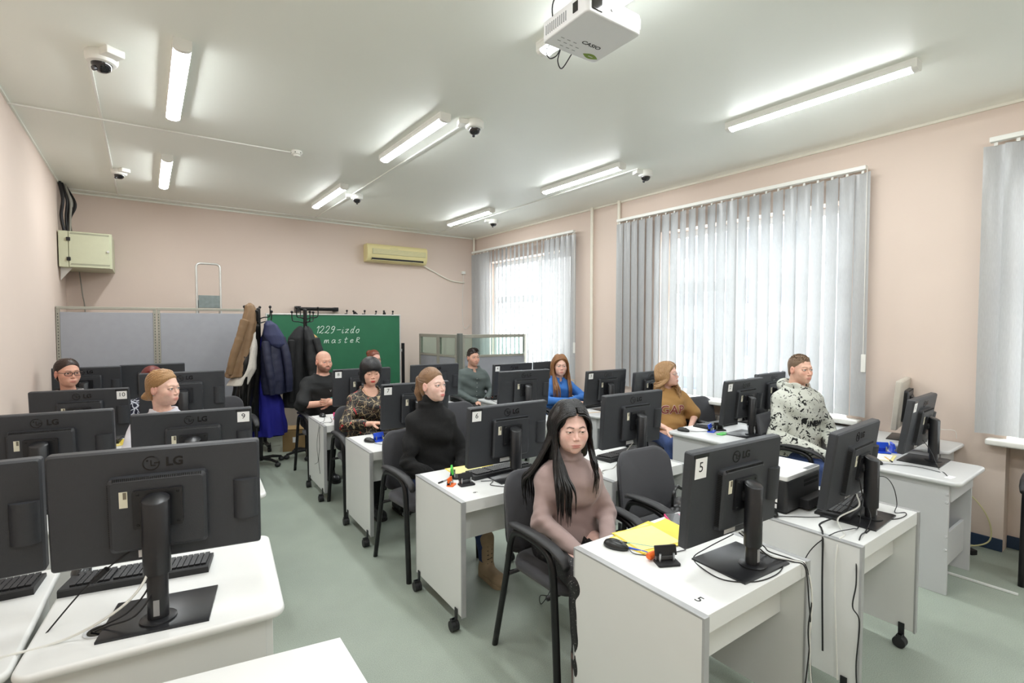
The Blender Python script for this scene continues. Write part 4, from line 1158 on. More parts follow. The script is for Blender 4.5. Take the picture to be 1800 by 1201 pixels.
def skin_mat():
    m = bpy.data.materials.new('skin'); m.use_nodes = True
    N = m.node_tree.nodes; L = m.node_tree.links; b = N['Principled BSDF']
    at = N.new('ShaderNodeVertexColor'); at.layer_name = 'Col'
    tc = N.new('ShaderNodeTexCoord'); nz = N.new('ShaderNodeTexNoise'); nz.inputs['Scale'].default_value = 60; nz.inputs['Detail'].default_value = 4
    L.new(tc.outputs['Object'], nz.inputs['Vector'])
    cr = N.new('ShaderNodeValToRGB'); e = cr.color_ramp.elements; e[0].position = .3; e[0].color = (.93, .91, .90, 1); e[1].position = .7; e[1].color = (1.04, 1.03, 1.03, 1)
    L.new(nz.outputs[0], cr.inputs[0])
    mx = N.new('ShaderNodeMix'); mx.data_type = 'RGBA'; mx.blend_type = 'MULTIPLY'; mx.inputs[0].default_value = 1
    L.new(at.outputs[0], mx.inputs[6]); L.new(cr.outputs[0], mx.inputs[7]); L.new(mx.outputs[2], b.inputs['Base Color'])
    b.inputs['Roughness'].default_value = .5; b.inputs['Specular IOR Level'].default_value = .35
    b.inputs['Subsurface Weight'].default_value = .12; b.inputs['Subsurface Radius'].default_value = (.01, .004, .002); b.inputs['Subsurface Scale'].default_value = .6
    return m
M_skin = skin_mat()
def lin(rgb): return np.array(srgb(*rgb)[:3])
M_eyew = mat('eye_white', (232, 228, 224), .15, var=0, coat=.3); M_pupil = mat('eye_pupil', (12, 10, 10), .05, var=0)
M_iris = {'brown': mat('iris_brown', (74, 48, 30), .1, var=.1), 'grey': mat('iris_grey', (104, 116, 120), .1, var=.1), 'green': mat('iris_green', (90, 98, 70), .1, var=.1)}

# ---- head: local frame, eye line z = 0, face towards -y
def head_sdf(x, y, z, P):
    w = P.get('hw', 1.); jw = P.get('jaw', 1.); fat = P.get('fat', 0.); nose = P.get('nose', .92 if not P.get('male') else 1.)
    d = d_ell(x, y, z, (0, .014, .032), (.0735 * w, .094, .084))
    ax = np.abs(x)
    d = smin(d, d_ell(x, y, z, (0, -.020, -.028), (.0640 * w, .066, .082)), .03)
    d = smin(d, d_ell(x, y, z, (0, -.030, -.070), ((.047 + fat * .014) * jw, .052, .042 + fat * .004)), .035)
    d = smin(d, d_ell(ax, y, z, (.034 * w, -.056, -.030), (.026 + fat * .006, .024, .026 + fat * .006)), .024)   # cheeks
    d = smin(d, d_ell(x, y, z, (0, -.074, -.098), (.018, .014, .014)), .024)                                    # chin
    d = smin(d, d_cone(ax, y, z, (.006, -.080, .018), (.036 * w, -.070, .018), .0080, .0080), .020)               # brow ridge
    d = smax(d, -d_ell(ax, y, z, (.031, -.098, -.001), (.018, .016, .0115)), .014)                                # sockets
    ny = -.1045 if P.get('male') else -.1010
    d = smin(d, d_cone(x, y, z, (0, -.083, .004), (0, ny, -.035 * nose), .0046, .0082), .009)                      # nose
    d = smin(d, d_ell(ax, y, z, (.0100, -.0925, -.040 * nose), (.0068, .0095, .0062)), .005)
    d = smin(d, d_ell(x, y, z, (0, -.077, -.068), (.030, .018, .020)), .018)                                       # muzzle
    d = smin(d, d_ell(x, y, z, (0, -.0935, -.0650), (.0240, .0058, .0042)), .004)                                  # lips
    d = smin(d, d_ell(x, y, z, (0, -.0928, -.0745), (.0205, .0066, .0052)), .004)
    d = smax(d, -d_cone(ax, y, z, (0, -.1015, -.0695), (.026, -.0925, -.0690), .0014, .0007), .003)
    # eyelids: a shell round the eyeball with an almond opening
    op = P.get('open', .84); ec = (.0315, -.0745, -.0005)
    lid = d_ell(ax, y, z, ec, (.0165, .0152, .0145))
    cut = d_ell(ax, y, z, (.0318, -.090, -.0008 - (1 - op) * .0036), (.0155, .017, max(.0062 * op, .0010)))
    d = smin(d, lid, .005)
    d = smax(d, -cut, .0015)
    d = smin(d, smax(d_ell(ax, y, z, (.0765 * w, .008, -.012), (.009, .019, .032)), -d_ell(ax, y, z, (.091 * w, .000, -.008), (.012, .011, .019)), .006), .006)   # ears
    return d
def head_colors(V, P):
    """V: head-local vertices -> linear colours"""
    x, y, z = V[:, 0], V[:, 1], V[:, 2]; ax = np.abs(x)
    sk = lin(P['skin']); C = np.tile(sk, (len(V), 1))
    def blend(wt, rgb):
        wt = np.clip(wt, 0, 1)[:, None]; C[:] = C * (1 - wt) + lin(rgb) * wt
    fr = (y < -.03)
    sp = P['skin']; blush = (min(255, sp[0] - 6), int(sp[1] * .80), int(sp[2] * .80))
    blend(.40 * np.exp(-(((ax - .040) / .018) ** 2 + ((z + .030) / .017) ** 2)) * fr, blush)
    blend(.30 * np.exp(-((x / .012) ** 2 + ((z + .036) / .012) ** 2)) * fr, blush)
    blend(.45 * (ax > .068) * (np.abs(z + .01) < .04) * (y > -.02) * (y < .04), blush)
    ul = np.sqrt((x / .0245) ** 2 + ((z + .0650) / .0046) ** 2); ll = np.sqrt((x / .0210) ** 2 + ((z + .0745) / .0056) ** 2)
    lw = np.clip((1.15 - np.minimum(ul, ll)) / .3, 0, 1) * (y < -.075)
    blend(lw * P.get('lipw', .8), P.get('lip', (186, 108, 100)))
    # brows
    bc = .0185 + .0045 * np.clip((ax - .012) / .022, 0, 1) - .006 * np.clip((ax - .034) / .012, 0, 1)
    bw = np.exp(-((z - bc) / P.get('browt', .0030)) ** 2) * np.clip((ax - .010) / .004, 0, 1) * np.clip((.049 - ax) / .006, 0, 1) * (y < -.04)
    blend(bw * P.get('browa', .85), P.get('brow', (70, 52, 40)))
    # lash line at the lids' edge
    op = P.get('open', .84)
    zc_ = -.0008 - (1 - op) * .0036; rz = max(.0062 * op, .0010)
    e = np.sqrt(((ax - .0318) / .0165) ** 2 + ((z - zc_) / (rz + .0008)) ** 2)
    blend(.85 * np.exp(-((e - 1.02) / .16) ** 2) * (z > zc_ - .0012) * (y < -.06) * (ax < .050), P.get('lash', (44, 32, 28)))
    blend(.22 * np.exp(-((e - 1.5) / .5) ** 2) * (y < -.06) * (ax < .05), (int(sp[0] * .80), int(sp[1] * .70), int(sp[2] * .68)))
    if 'beard' in P:
        jaw = np.clip((-.040 - z) / .014, 0, 1) * np.clip((.03 - y) / .02, 0, 1) * np.clip((z + .135) / .015, 0, 1)
        side = np.clip((ax - .050) / .012, 0, 1) * np.clip((-.018 - z) / .025, 0, 1) * np.clip((.014 - y) / .012, 0, 1)
        mous = np.exp(-((z + .052) / .007) ** 2) * (ax < .030) * (y < -.06)
        free = 1 - lw
        cheek = np.clip((ax - .020) / .010, 0, 1) * np.clip((z + .062) / .01, 0, 1) * (y < -.05) * np.clip((.052 - ax) / .01, 0, 1)
        blend(np.maximum(np.maximum(jaw, side * .8), mous) * free * (1 - cheek) * P.get('bearda', .75), P['beard'])
    if 'stubble' in P:      # shaved scalp
        blend(P.get('stubblea', .35) * np.clip((z - .045 - .25 * np.clip(-y, 0, 1)) / .02, 0, 1), P['stubble'])
    return C
def eye_mesh(iris):
    b = MB(); r = .0130; n = 16
    prof = []; mi = []
    ang = [0, 10, 13, 26, 29, 50, 90, 130, 170]
    vs = [(0, -r, 0)]; fs = []; ms = []
    for a in ang[1:]:
        for i in range(n):
            t = 2 * PI * i / n; vs.append((r * math.sin(R(a)) * math.cos(t), -r * math.cos(R(a)), r * math.sin(R(a)) * math.sin(t)))
    for i in range(n): fs.append((0, 1 + i, 1 + (i + 1) % n)); ms.append(2)
    for j in range(len(ang) - 2):
        for i in range(n):
            fs.append((1 + j * n + i, 1 + (j + 1) * n + i, 1 + (j + 1) * n + (i + 1) % n, 1 + j * n + (i + 1) % n)); ms.append(2 if ang[j + 1] < 12 else (1 if ang[j + 1] < 27 else 0))
    me = bpy.data.meshes.new('eye'); me.from_pydata(vs, [], fs)
    for m in (M_eyew, M_iris[iris], M_pupil): me.materials.append(m)
    me.polygons.foreach_set('material_index', ms); me.polygons.foreach_set('use_smooth', [True] * len(fs)); me.update()
    return me
EYES = {k: eye_mesh(k) for k in M_iris}

# ---- hand: wrist at the origin, fingers along +y, palm towards -z; side = +1 puts the thumb at +x
def hand_mesh(side, curl, spread=.06):
    g = Grid(np.arange(-.085, .086, .0034), np.arange(-.05, .185, .0034), np.arange(-.11, .05, .0034))
    g.ell((0, .045, 0), (.040, .054, .0155), .012); g.ell((0, .0, 0), (.028, .04, .019), .02)
    for i, (bx, ln) in enumerate(((-.030, .060), (-.0105, .071), (.0100, .075), (.029, .068))):
        bx *= side if False else 1
        ln = (.060, .071, .075, .068)[i] if side > 0 else (.068, .075, .071, .060)[i]
        p = Vector((bx, .088 - abs(bx) * .25, 0)); a = 0.; sp = bx / .03 * spread
        r0 = .0088
        for j, f in enumerate((.46, .30, .24)):
            a += R(curl * (.55, 1.0, .7)[j])
            q = p + Vector((math.sin(sp) * math.cos(a), math.cos(sp) * math.cos(a), -math.sin(a))) * ln * f * 1.12
            g.cone(tuple(p), tuple(q), r0, r0 - .0006, .004); p = q; r0 -= .0006
    p = Vector((side * .030, .022, -.006))
    for j, (dx, dy, dz, ln) in enumerate(((.62, .72, -.25, .042), (.40, .85, -.35, .032), (.25, .9, -.35, .026))):
        q = p + Vector((side * dx, dy, dz)).normalized() * ln
        g.cone(tuple(p), tuple(q), .0125 - j * .0015, .011 - j * .0015, .008); p = q
    return g.nets()
_HC = {}
def hand(side, curl):
    k = (side, curl)
    if k not in _HC:
        V, Q = hand_mesh(side, curl); _HC[k] = (relax(V, Q, 1), Q)
    return _HC[k]

# ---- torso as a stack of ellipses
def d_torso(x, y, z, prof, infl=0.):
    zs = [p[0] for p in prof]
    zz = np.clip(z, zs[0], zs[-1])
    rx = np.interp(zz, zs, [p[1] for p in prof]) + infl; ry = np.interp(zz, zs, [p[2] for p in prof]) + infl; cy = np.interp(zz, zs, [p[3] for p in prof])
    yy = y - cy
    q = np.sqrt((x / rx) ** 2 + (yy / ry) ** 2) + 1e-6
    g = np.sqrt((x / (rx * rx)) ** 2 + (yy / (ry * ry)) ** 2) + 1e-6
    d = q * (q - 1) / g
    return np.maximum(d, np.maximum(zs[0] - infl - z, z - zs[-1] - infl))
PROF_F = [(.47, .165, .115, .035), (.53, .178, .125, .03), (.60, .170, .118, .035), (.68, .152, .106, .042), (.76, .142, .098, .042), (.84, .146, .098, .034), (.92, .150, .094, .032), (.97, .138, .080, .036), (1.005, .100, .064, .04), (1.04, .062, .050, .042)]
PROF_M = [(.47, .165, .120, .035), (.53, .175, .126, .03), (.60, .168, .120, .035), (.68, .158, .112, .038), (.76, .156, .108, .038), (.84, .168, .110, .032), (.92, .178, .110, .030), (.98, .166, .094, .034), (1.02, .120, .072, .04), (1.055, .072, .056, .042)]

def person(lab, x, y, ztop, yaw, P, top, seat=.49):
    """a seated figure; yaw turns the body (0 = towards the front of the room, -y)"""
    male = P.get('male', False); bulk = P.get('bulk', 1.)
    t = thing('person', lab, 'person', (x, y, 0), R(yaw))
    # the seat stays at chair height, the trunk is stretched so that the head reaches ztop
    head_z = ztop - P.get('htop', .126) * P.get('hs', 1.)
    hs = P.get('hs', 1.)
    sh = P.get('sh', 1.02 if male else .99)                      # shoulder height in the nominal figure
    k = (head_z - .49) / (1.185 - .49)                            # stretch of everything above the seat
    Z = lambda z: .49 + (z - .49) * k if z > .49 else z
    prof = [(Z(a), b * bulk, c * bulk, e) for a, b, c, e in (PROF_M if male else PROF_F)]
    sd_ = P.get('shd', .010); prof = [(a - sd_ * max(0., min(1., (a - Z(.80)) / (Z(.94) - Z(.80)))), b, c, e) for a, b, c, e in prof]
    lean = P.get('lean', 0.)                                       # forward shift of the chest in metres
    prof = [(a, b, c, e - lean * max(0, (a - .55) / .5)) for a, b, c, e in prof]
    ld = -lean * (1.0)
    sw = P.get('sw', (.154 if male else .130) * (.5 + .5 * bulk))
    shz = Z(.968 if male else .942) - sd_; shy = .036 + ld * .9
    arms = P.get('arms', {})
    def arm(s):
        e, wv = arms.get(s, ((s * .215, -.06, Z(.70)), (s * .075, -.27, .60)))
        return Vector((s * sw, shy, shz)), Vector(e), Vector(wv)
    hc = Vector((P.get('hx', 0), .005 + ld * 1.15 - P.get('fwd', 0), head_z))
    HR = Matrix.Rotation(R(P.get('yaw', 0)), 4, 'Z') @ Matrix.Rotation(R(P.get('pitch', 0)), 4, 'X') @ Matrix.Rotation(R(P.get('roll', 0)), 4, 'Y')
    HM = Matrix.Translation(hc) @ HR @ Matrix.Scale(hs, 4)
    HI = np.array(HM.inverted(), f32)
    # ---------------- skin body on one graded grid, fine at the head
    fs = P.get('res', .0034)
    g = Grid(axis(-.36, .36, .013, (hc.x - .097, hc.x + .097), fs), axis(-.70, .25, .013, (hc.y - .118, hc.y + .125), fs), axis(-.01, ztop + .02, .013, (hc.z - .135, hc.z + .125), fs))
    g.put(lambda x_, y_, z_: d_torso(x_, y_, z_, prof, -.006), (-.22, -.15, .45), (.22, .2, prof[-1][0]), .03)
    nb = Vector((0, .045 + ld, Z(1.02) - sd_ * .8))
    nr = (.058 if male else .047) * P.get('neck', 1.)
    g.cone((nb.x, nb.y, nb.z), tuple(HM @ Vector((0, .022, -.055))), nr + .006, nr, .03)
    legs = {}
    for s in (-1, 1):
        a, e, wv = arm(s)
        ak = P.get('armk', 1.); g.cone(tuple(a), tuple(e), .039 * bulk * ak, .032 * bulk * ak, .03); g.cone(tuple(e), tuple(wv), .033 * bulk * ak, .023, .02)
        hp, kn, an = P.get('legs', {}).get(s, ((s * .085, .03, .545), (s * .105, -.38, .545), (s * .11, -.40, .09)))
        legs[s] = (hp, kn, an)
        g.cone(hp, kn, .078 * bulk, .054 * bulk, .03); g.cone(kn, an, .050 * bulk, .034, .02)
        g.cone((an[0], an[1] + .02, .045), (an[0], an[1] - .15, .035), .036, .030, .02)
    b = g.blk(tuple(hc - Vector((.14, .15, .16))), tuple(hc + Vector((.14, .16, .16))))
    X_, Y_, Z_ = (np.broadcast_to(q, tuple(r.stop - r.start for r in b)) for q in g.pts(b))
    lx, ly, lz = (HI[i, 0] * X_ + HI[i, 1] * Y_ + HI[i, 2] * Z_ + HI[i, 3] for i in range(3))
    g.F[b] = smin(g.F[b], (head_sdf(lx, ly, lz, P) * hs).astype(f32), .014)
    V, Q = g.nets(); V = relax(V, Q, 1, .35)
    C = np.tile(lin(P['skin']), (len(V), 1))
    LV = V @ HI[:3, :3].T + HI[:3, 3]
    hm = (LV[:, 2] > -.16) & (np.abs(LV[:, 0]) < .12) & (np.abs(LV[:, 1]) < .13) & (V[:, 2] > nb.z - .02)
    C[hm] = head_colors(LV[hm], P)
    Vs, Qs, Cs = [V], [Q], [C]; off = len(V)
    for s in (-1, 1):
        a, e, wv = arm(s)
        d = (wv - e).normalized(); pn = Vector(P.get('palm', {}).get(s, (0, 0, -1))); xa = d.cross(-pn).normalized(); za = xa.cross(d)
        M3 = np.array([[xa[i], d[i], za[i]] for i in range(3)])
        hv, hq = hand(-1 if s > 0 else 1, P.get('curl', {}).get(s, 38))
        sc = 1.0 if male else .92
        Vs.append(hv * sc @ M3.T + np.array(wv + d * .015)); Qs.append(hq + off); off += len(hv)
        hcol = np.tile(lin(P['skin']), (len(hv), 1))
        if 'nails' in P:
            hcol[hv[:, 1] > .150] = lin(P['nails'])
        Cs.append(hcol)
    body = link('body', np_mesh('body', np.concatenate(Vs), np.concatenate(Qs), [M_skin], cols=np.concatenate(Cs)), t)
    for s in (-1, 1):
        gz = P.get('gaze', (0, 0))
        em = HM @ Matrix.Translation((s * .0315, -.0745, -.0005)) @ Matrix.Rotation(R(gz[0]), 4, 'Z') @ Matrix.Rotation(R(gz[1]), 4, 'X')
        o = link('eye', EYES[P.get('iris', 'brown')], t); o.matrix_local = em
    # ---------------- clothing
    def wr(x_, y_, z_, a=.004, f=38., sd=0.):
        return a * (np.sin(f * (z_ + .35 * x_) + 5 * np.sin(9 * y_ + sd) + sd) * np.sin(17 * x_ + 9 * y_ + 6 * z_ + 2 * sd) + .5 * np.sin(1.7 * f * z_ - 21 * y_ + 13 * x_ + sd))
    c = top.get('ease', .012)
    hem = top.get('hem', .60); slv = top.get('sleeve', 1.)
    st = top.get('step', .0075); ct = top.get('tease', c)
    pw = Vector(P.get('bust', (0, 0, 0)))
    G = Grid(np.arange(-.42, .421, st), np.arange(-.50, .26, st), np.arange(hem - .03, ztop - .02, st))
    G.put(lambda x_, y_, z_: d_torso(x_, y_, z_, prof, ct), (-.24, -.2, .5), (.24, .22, prof[-1][0] + .02), .03)
    if not male:
        bu = top.get('bust', .058) * bulk
        for s in (-1, 1): G.ell((s * .058, -.046 + ld * .7, Z(.855)), (bu, bu * .9, bu * 1.05), .07)
    if top.get('belly'): G.ell((0, -.05, Z(.66)), (.15 * bulk, .115 * bulk, .12), .05)
    for s in (-1, 1):
        a, e, wv = arm(s)
        G.cone((s * .055, shy, shz + .030), tuple(a), .034 * bulk + c * .7, .043 * bulk + c * .7, .045)
        if slv >= .5:
            G.cone(tuple(a), tuple(e), .043 * bulk + c * .7, .036 * bulk + c, .035)
            if slv > .5:
                q = e + (wv - e) * min(1., (slv - .5) / .5) * .98
                G.cone(tuple(e), tuple(q), .036 * bulk + c, .026 * bulk + c * .7, .02)
        else:
            q = a + (e - a) * slv * 2
            G.cone(tuple(a), tuple(q), .043 * bulk + c, .047 * bulk + c * 1.2, .03)
    wa = top.get('wrinkle', .0035) * 1.35
    bb = G.blk((-9, -9, -9), (9, 9, 9)); px, py, pz = G.pts(bb)
    G.F += wr(px, py, pz, wa, top.get('wfreq', 36.), sum(map(ord, lab)) % 7).astype(f32)
    for s in (-1, 1):            # bunched folds at the elbows
        a, e, wv = arm(s)
        if slv <= .5: continue
        bq = G.blk(tuple(e - Vector((.13, .13, .13))), tuple(e + Vector((.13, .13, .13))))
        ex, ey, ez = G.pts(bq); fd = (wv - e).normalized(); ud = (e - a).normalized()
        tt_ = (ex - e.x) * (fd.x + ud.x) * .6 + (ey - e.y) * (fd.y + ud.y) * .6 + (ez - e.z) * (fd.z + ud.z) * .6
        rr_ = (ex - e.x) ** 2 + (ey - e.y) ** 2 + (ez - e.z) ** 2
        G.F[bq] -= (top.get('fold', .0045) * np.sin(150 * tt_ + 18 * (ex - e.x) * s + 10 * (ey - e.y)) * np.exp(-rr_ / .0055)).astype(f32)
    fz = np.exp(-((pz - hem - .075) / .045) ** 2)
    G.F -= (top.get('fold', .0045) * .9 * np.sin(95 * pz + 9 * px * px * 20 + 3 * np.sin(14 * px + py * 9)) * fz).astype(f32)
    nk = top.get('neck', 'crew')
    if nk == 'turtle':
        hi_ = HM @ Vector((0, .020, -.098)); G.cone((nb.x, nb.y, nb.z - .01), tuple(hi_), nr + .019, nr + .012, .006)
        G.put(lambda x_, y_, z_: d_cone(x_, y_, z_, (nb.x, nb.y - .004, nb.z + .012), (nb.x, nb.y - .006, nb.z + .014), nr + .026, nr + .026) + np.abs(z_ - nb.z - .018) * .55, (-.1, -.1, nb.z - .05), (.1, .2, nb.z + .08), .004)
    elif nk == 'crew':
        G.cone((nb.x, nb.y - .004, nb.z + .01), (nb.x, nb.y - .02, nb.z + .09), nr + .010, nr + .030, .012, 's')
    elif nk == 'vee':
        G.cone((nb.x, nb.y - .004, nb.z + .01), (nb.x, nb.y - .02, nb.z + .09), nr + .010, nr + .035, .012, 's')
        G.cone((0, nb.y - .09, nb.z - .075), (0, nb.y - .075, nb.z + .05), .006, .05, .008, 's')
    elif nk == 'scoop':
        G.cone((nb.x, nb.y - .03, nb.z - .01), (nb.x, nb.y - .05, nb.z + .09), nr + .028, nr + .05, .012, 's')
    V, Q = G.nets(); V = relax(V, Q, 1, .5)
    keep = V[:, 2] > hem + st
    fk = keep[Q].all(1); Q = Q[fk]
    tp = link(top.get('name', 'sweater'), np_mesh('top', V, Q, [top['mat']]), t)
    # trousers
    tr = P.get('trousers', M_trs)
    T_ = Grid(np.arange(-.30, .301, .012), np.arange(-.52, .22, .012), np.arange(.05, hem + .06, .012))
    T_.put(lambda x_, y_, z_: d_torso(x_, y_, z_, prof, .006), (-.22, -.15, .45), (.22, .2, hem + .05), .03)
    for s in (-1, 1):
        hp, kn, an = legs[s]
        T_.cone(hp, kn, .088 * bulk, .066 * bulk, .03); an2 = tuple(Vector(kn) + (Vector(an) - Vector(kn)) * P.get('leglen', .92)); T_.cone(kn, an2, .064 * bulk, .050, .02)
    bb = T_.blk((-9, -9, -9), (9, 9, 9)); px, py, pz = T_.pts(bb); T_.F += wr(px, py, pz, .003, 30., 1.).astype(f32)
    V, Q = T_.nets(); V = relax(V, Q, 1, .5)
    link('trousers', np_mesh('trousers', V, Q, [tr]), t)
    for s in (-1, 1):
        shoe(t, legs[s][2], P.get('shoe', M_shoe), P.get('boot', 0.))
    P['HM'] = HM; P['Z'] = Z; P['nb'] = nb; P['root'] = t; P['top'] = tp; P['shz'] = shz; P['ld'] = ld; P['nr'] = nr; P['sw'] = sw; P['prof'] = prof
    return t
def shoe(t, an, m, boot=0.):
    g = Grid(np.arange(-.08, .081, .008), np.arange(-.24, .10, .008), np.arange(-.01, .30, .008))
    g.cone((0, .025, .045), (0, -.13, .040), .045, .042, .03); g.ell((0, -.15, .035), (.042, .055, .034), .03)
    g.cone((0, .02, .05), (0, .02, .09 + boot), .046, .052, .03)
    X_, Y_, Z_ = g.pts(g.blk((-9, -9, -9), (9, 9, 9)))
    g.F = np.maximum(g.F, .012 - Z_ + 0 * g.F)
    V, Q = g.nets()
    o = link('shoe', np_mesh('shoe', V, Q, [m]), t, loc=(an[0], an[1] - .01, 0))
    MB().prism([(x_, y_) for x_, y_ in rrect(.096, .27, .045, 5, 0, -.058)], 0, .030 if boot else .020).build('sole', M_sole if not boot else m, o, bevel=.004)
    if boot:
        for i in range(5): MB().cyl((-.018, -.026, .10 + i * .028), (.018, -.026, .10 + i * .028 + .006), .003, n=6).build('lace', M_sole, o)
M_trs = mat('black_trousers', (30, 30, 33), .8, var=.1, bump=.3, bscale=300); M_shoe = mat('black_shoe', (24, 24, 26), .4); M_sole = mat('shoe_sole', (40, 38, 36), .7)
M_jean = mat('blue_denim', (56, 74, 120), .85, var=.15, scale=60, bump=.4, bscale=400)
# ------------------------------------------------------------------ hair, clothes' cloths and the twelve people
def hair_mat(name, rgb, flow='down', rough=.38):
    return mat(name, rgb, rough, var=.28, scale=1., bump=.9, bscale=1., stretch={'down': (260, 260, 16), 'back': (260, 20, 120), 'short': (220, 220, 220)}[flow], spec=.45)
def cap_sdf(x, y, z, w, t, line, nape=True, curtain=.25, px=0.):
    d = d_ell(x, y, z, (0, .015, .033), (.0735 * w, .095, .084))
    if nape: d = smin(d, d_ell(x, y, z, (0, .038, -.035), (.060 * w, .062, .066)), .03)
    zz = z + curtain * np.maximum(np.abs(x - px) - .012, 0) * (z > -.02)
    yh = np.interp(zz, [p[0] for p in line], [p[1] for p in line])
    te = t * np.clip((y - yh) / .045 + .22, .22, 1.)
    return smax(d - te, yh - y, .004)
LINE = [(-.2, .05), (-.10, .045), (-.05, .034), (-.012, .018), (.015, -.024), (.045, -.046), (.066, -.064), (.082, -.095), (.10, -.2)]
def hair(P, m, t=.010, line=LINE, nape=True, extra=(), cut=(), step=.0036, lo=(-.13, -.13, -.19), hi=(.13, .20, .15), strand=.0007, name='hair', part=0., sfreq=700., flow='back', curtain=.25):
    g = Grid(*(np.arange(a, b, step) for a, b in zip(lo, hi)))
    b = g.blk((-9, -9, -9), (9, 9, 9)); x, y, z = g.pts(b)
    d = cap_sdf(x, y, z, P.get('hw', 1.), t, line, nape, curtain, P.get('partx', 0.))
    if part: d = smax(d, -(d_cone(x, y, z, (P.get('partx', 0), -.10, .118 + t), (P.get('partx', 0), .03, .126 + t), .004, .004)), .008 * part)
    g.F = (d + 0 * g.F).astype(f32)
    for e in extra:
        if e[0] == 'c': g.cone(*e[1:])
        else: g.ell(*e[1:])
    for e in cut:
        if e[0] == 'c': g.cone(*e[1:], op='s')
        else: g.ell(*e[1:], op='s')
    if strand:
        fl = np.arctan2(x, z + .02) if flow == 'back' else np.arctan2(x, y - .015)
        g.F += (strand * np.sin(46 * fl + 3 * np.sin(30 * (y if flow == 'back' else z))) * (flow != 'back') + strand * .5 * np.sin(97 * fl + 2 * np.sin(40 * z))).astype(f32)
    V, Q = g.nets(); V = relax(V, Q, 1, .3)
    HM = P['HM']; A = np.array(HM)
    V = V @ A[:3, :3].T + A[:3, 3]
    return link(name, np_mesh('hair', V, Q, [m]), P['root'])
def locks(P, m, specs, hairobj, t=.014, seed=3, r=.011, name='hair_locks'):
    rg = random.Random(seed); HM = P['HM']; Z = P['Z']; b = MB()
    for (s, n, q0, q1, ze, xe, ye, rr) in specs:
        for i in range(n):
            q = q0 + (q1 - q0) * (i + rg.random() * .6) / n
            hy = max(-.99, min(.99, (q - .015) / (.095 + t)))
            zt_ = .033 + (.084 + t) * math.sqrt(1 - hy * hy)
            k = rg.uniform(.97, 1.05)
            pts = [HM @ Vector((P.get('partx', 0) + s * .004, q, zt_)), HM @ Vector((s * .046 * k, q * (.93 if q < 0 else 1), zt_ * .90)), HM @ Vector((s * .082 * k, q * (.62 if q < 0 else 1), .030)), HM @ Vector((s * .090 * k, q * (.5 if q < 0 else .9), -.045))]
            u = (i + .5) / n
            xe_ = xe[0] + (xe[1] - xe[0]) * u + rg.uniform(-.012, .012); ye_ = ye[0] + (ye[1] - ye[0]) * u + rg.uniform(-.010, .010); ze_ = ze + rg.uniform(-.05, .06)
            a = pts[-1]; zs = P['shz'] + .055
            if zs - ze_ < .2: zs = a.z * .5 + ze_ * .5
            if ze_ < zs:
                pts.append(Vector((a.x * .35 + xe_ * .65, a.y * .4 + ye_ * .6, zs)))
                pts.append(Vector((xe_, ye_ , (zs + ze_) / 2 + .02))); pts.append(Vector((xe_ * .96 + rg.uniform(-.01, .01), ye_ + .005, ze_)))
            else: pts.append(Vector((a.x * .8 + xe_ * .2, a.y * .8 + ye_ * .2, ze_)))
            pp = smooth_path(pts, 5); kk = len(pp)
            w = [rr * rg.uniform(.8, 1.15) * min(1., .35 + 3. * j / kk) * (1 if j < kk * .62 else max(.06, 1 - (j / kk - .62) / .38)) for j in range(kk)]
            b.tube(pp, w, 6, flat=.6)
    o = b.build(name, m, P['root'], smooth=True); o['kind'] = 'stuff'
    return o
def skull(P, t=0.):
    w = P.get('hw', 1.); c = Vector((0, .015, .033)); r = Vector((.0735 * w + t, .095 + t, .084 + t))
    return c, r
def on_skull(P, d, t):
    c, r = skull(P, t); d = Vector(d)
    k = 1 / math.sqrt((d.x / r.x) ** 2 + (d.y / r.y) ** 2 + (d.z / r.z) ** 2)
    return c + d * k
def sweep(P, m, gather, n=84, t=.006, rr=.0062, seed=4, parted=False, name='hair_strands'):
    """combed-back hair: strands from the hairline over the skull to a gathering point (head-local)"""
    rg = random.Random(seed); b = MB(); HM = P['HM']; c, r = skull(P)
    gd = (Vector(gather) - c)
    for i in range(n):
        u = -1 + 2 * (i + rg.random() * .5) / n
        x_ = .071 * math.copysign(abs(u) ** .9, u) * P.get('hw', 1.); z_ = .094 - .074 * abs(u) ** 2.6 + rg.uniform(-.003, .003)
        q = max(.0, 1 - (x_ / r.x) ** 2 - ((z_ - c.z) / r.z) ** 2); y_ = c.y - r.y * math.sqrt(q)
        s0 = Vector((x_, y_, z_)) - c
        for lift in ((0., .0) if i % 2 else (0.,)):
            pts = []; K = 9
            mid = (s0.normalized() + gd.normalized()); mid.x *= 1.05 if not parted else 1.5; mid.z += .02 + (.45 if gather[2] < 0 else 0)
            if parted: mid.x += math.copysign(.25, u)
            for j in range(K + 1):
                f = j / K
                dd = s0.normalized() * (1 - f) ** 2 + mid.normalized() * 2 * f * (1 - f) + gd.normalized() * f * f
                pts.append(HM @ on_skull(P, dd, -.001 + t * min(1., .25 + 2.2 * f) + rg.uniform(-.0006, .0012)))
            pts.append(HM @ (Vector(gather) + Vector((rg.uniform(-.012, .012), rg.uniform(-.004, .008), rg.uniform(-.012, .012)))))
            w = [rr * (.30 + .9 * min(1., 3 * j / len(pts))) * (1. if j < len(pts) - 3 else .8) for j in range(len(pts))]
            b.tube(pts, w, 5, flat=.55)
    o = b.build(name, m, P['root'], smooth=True); o['kind'] = 'stuff'
    return o
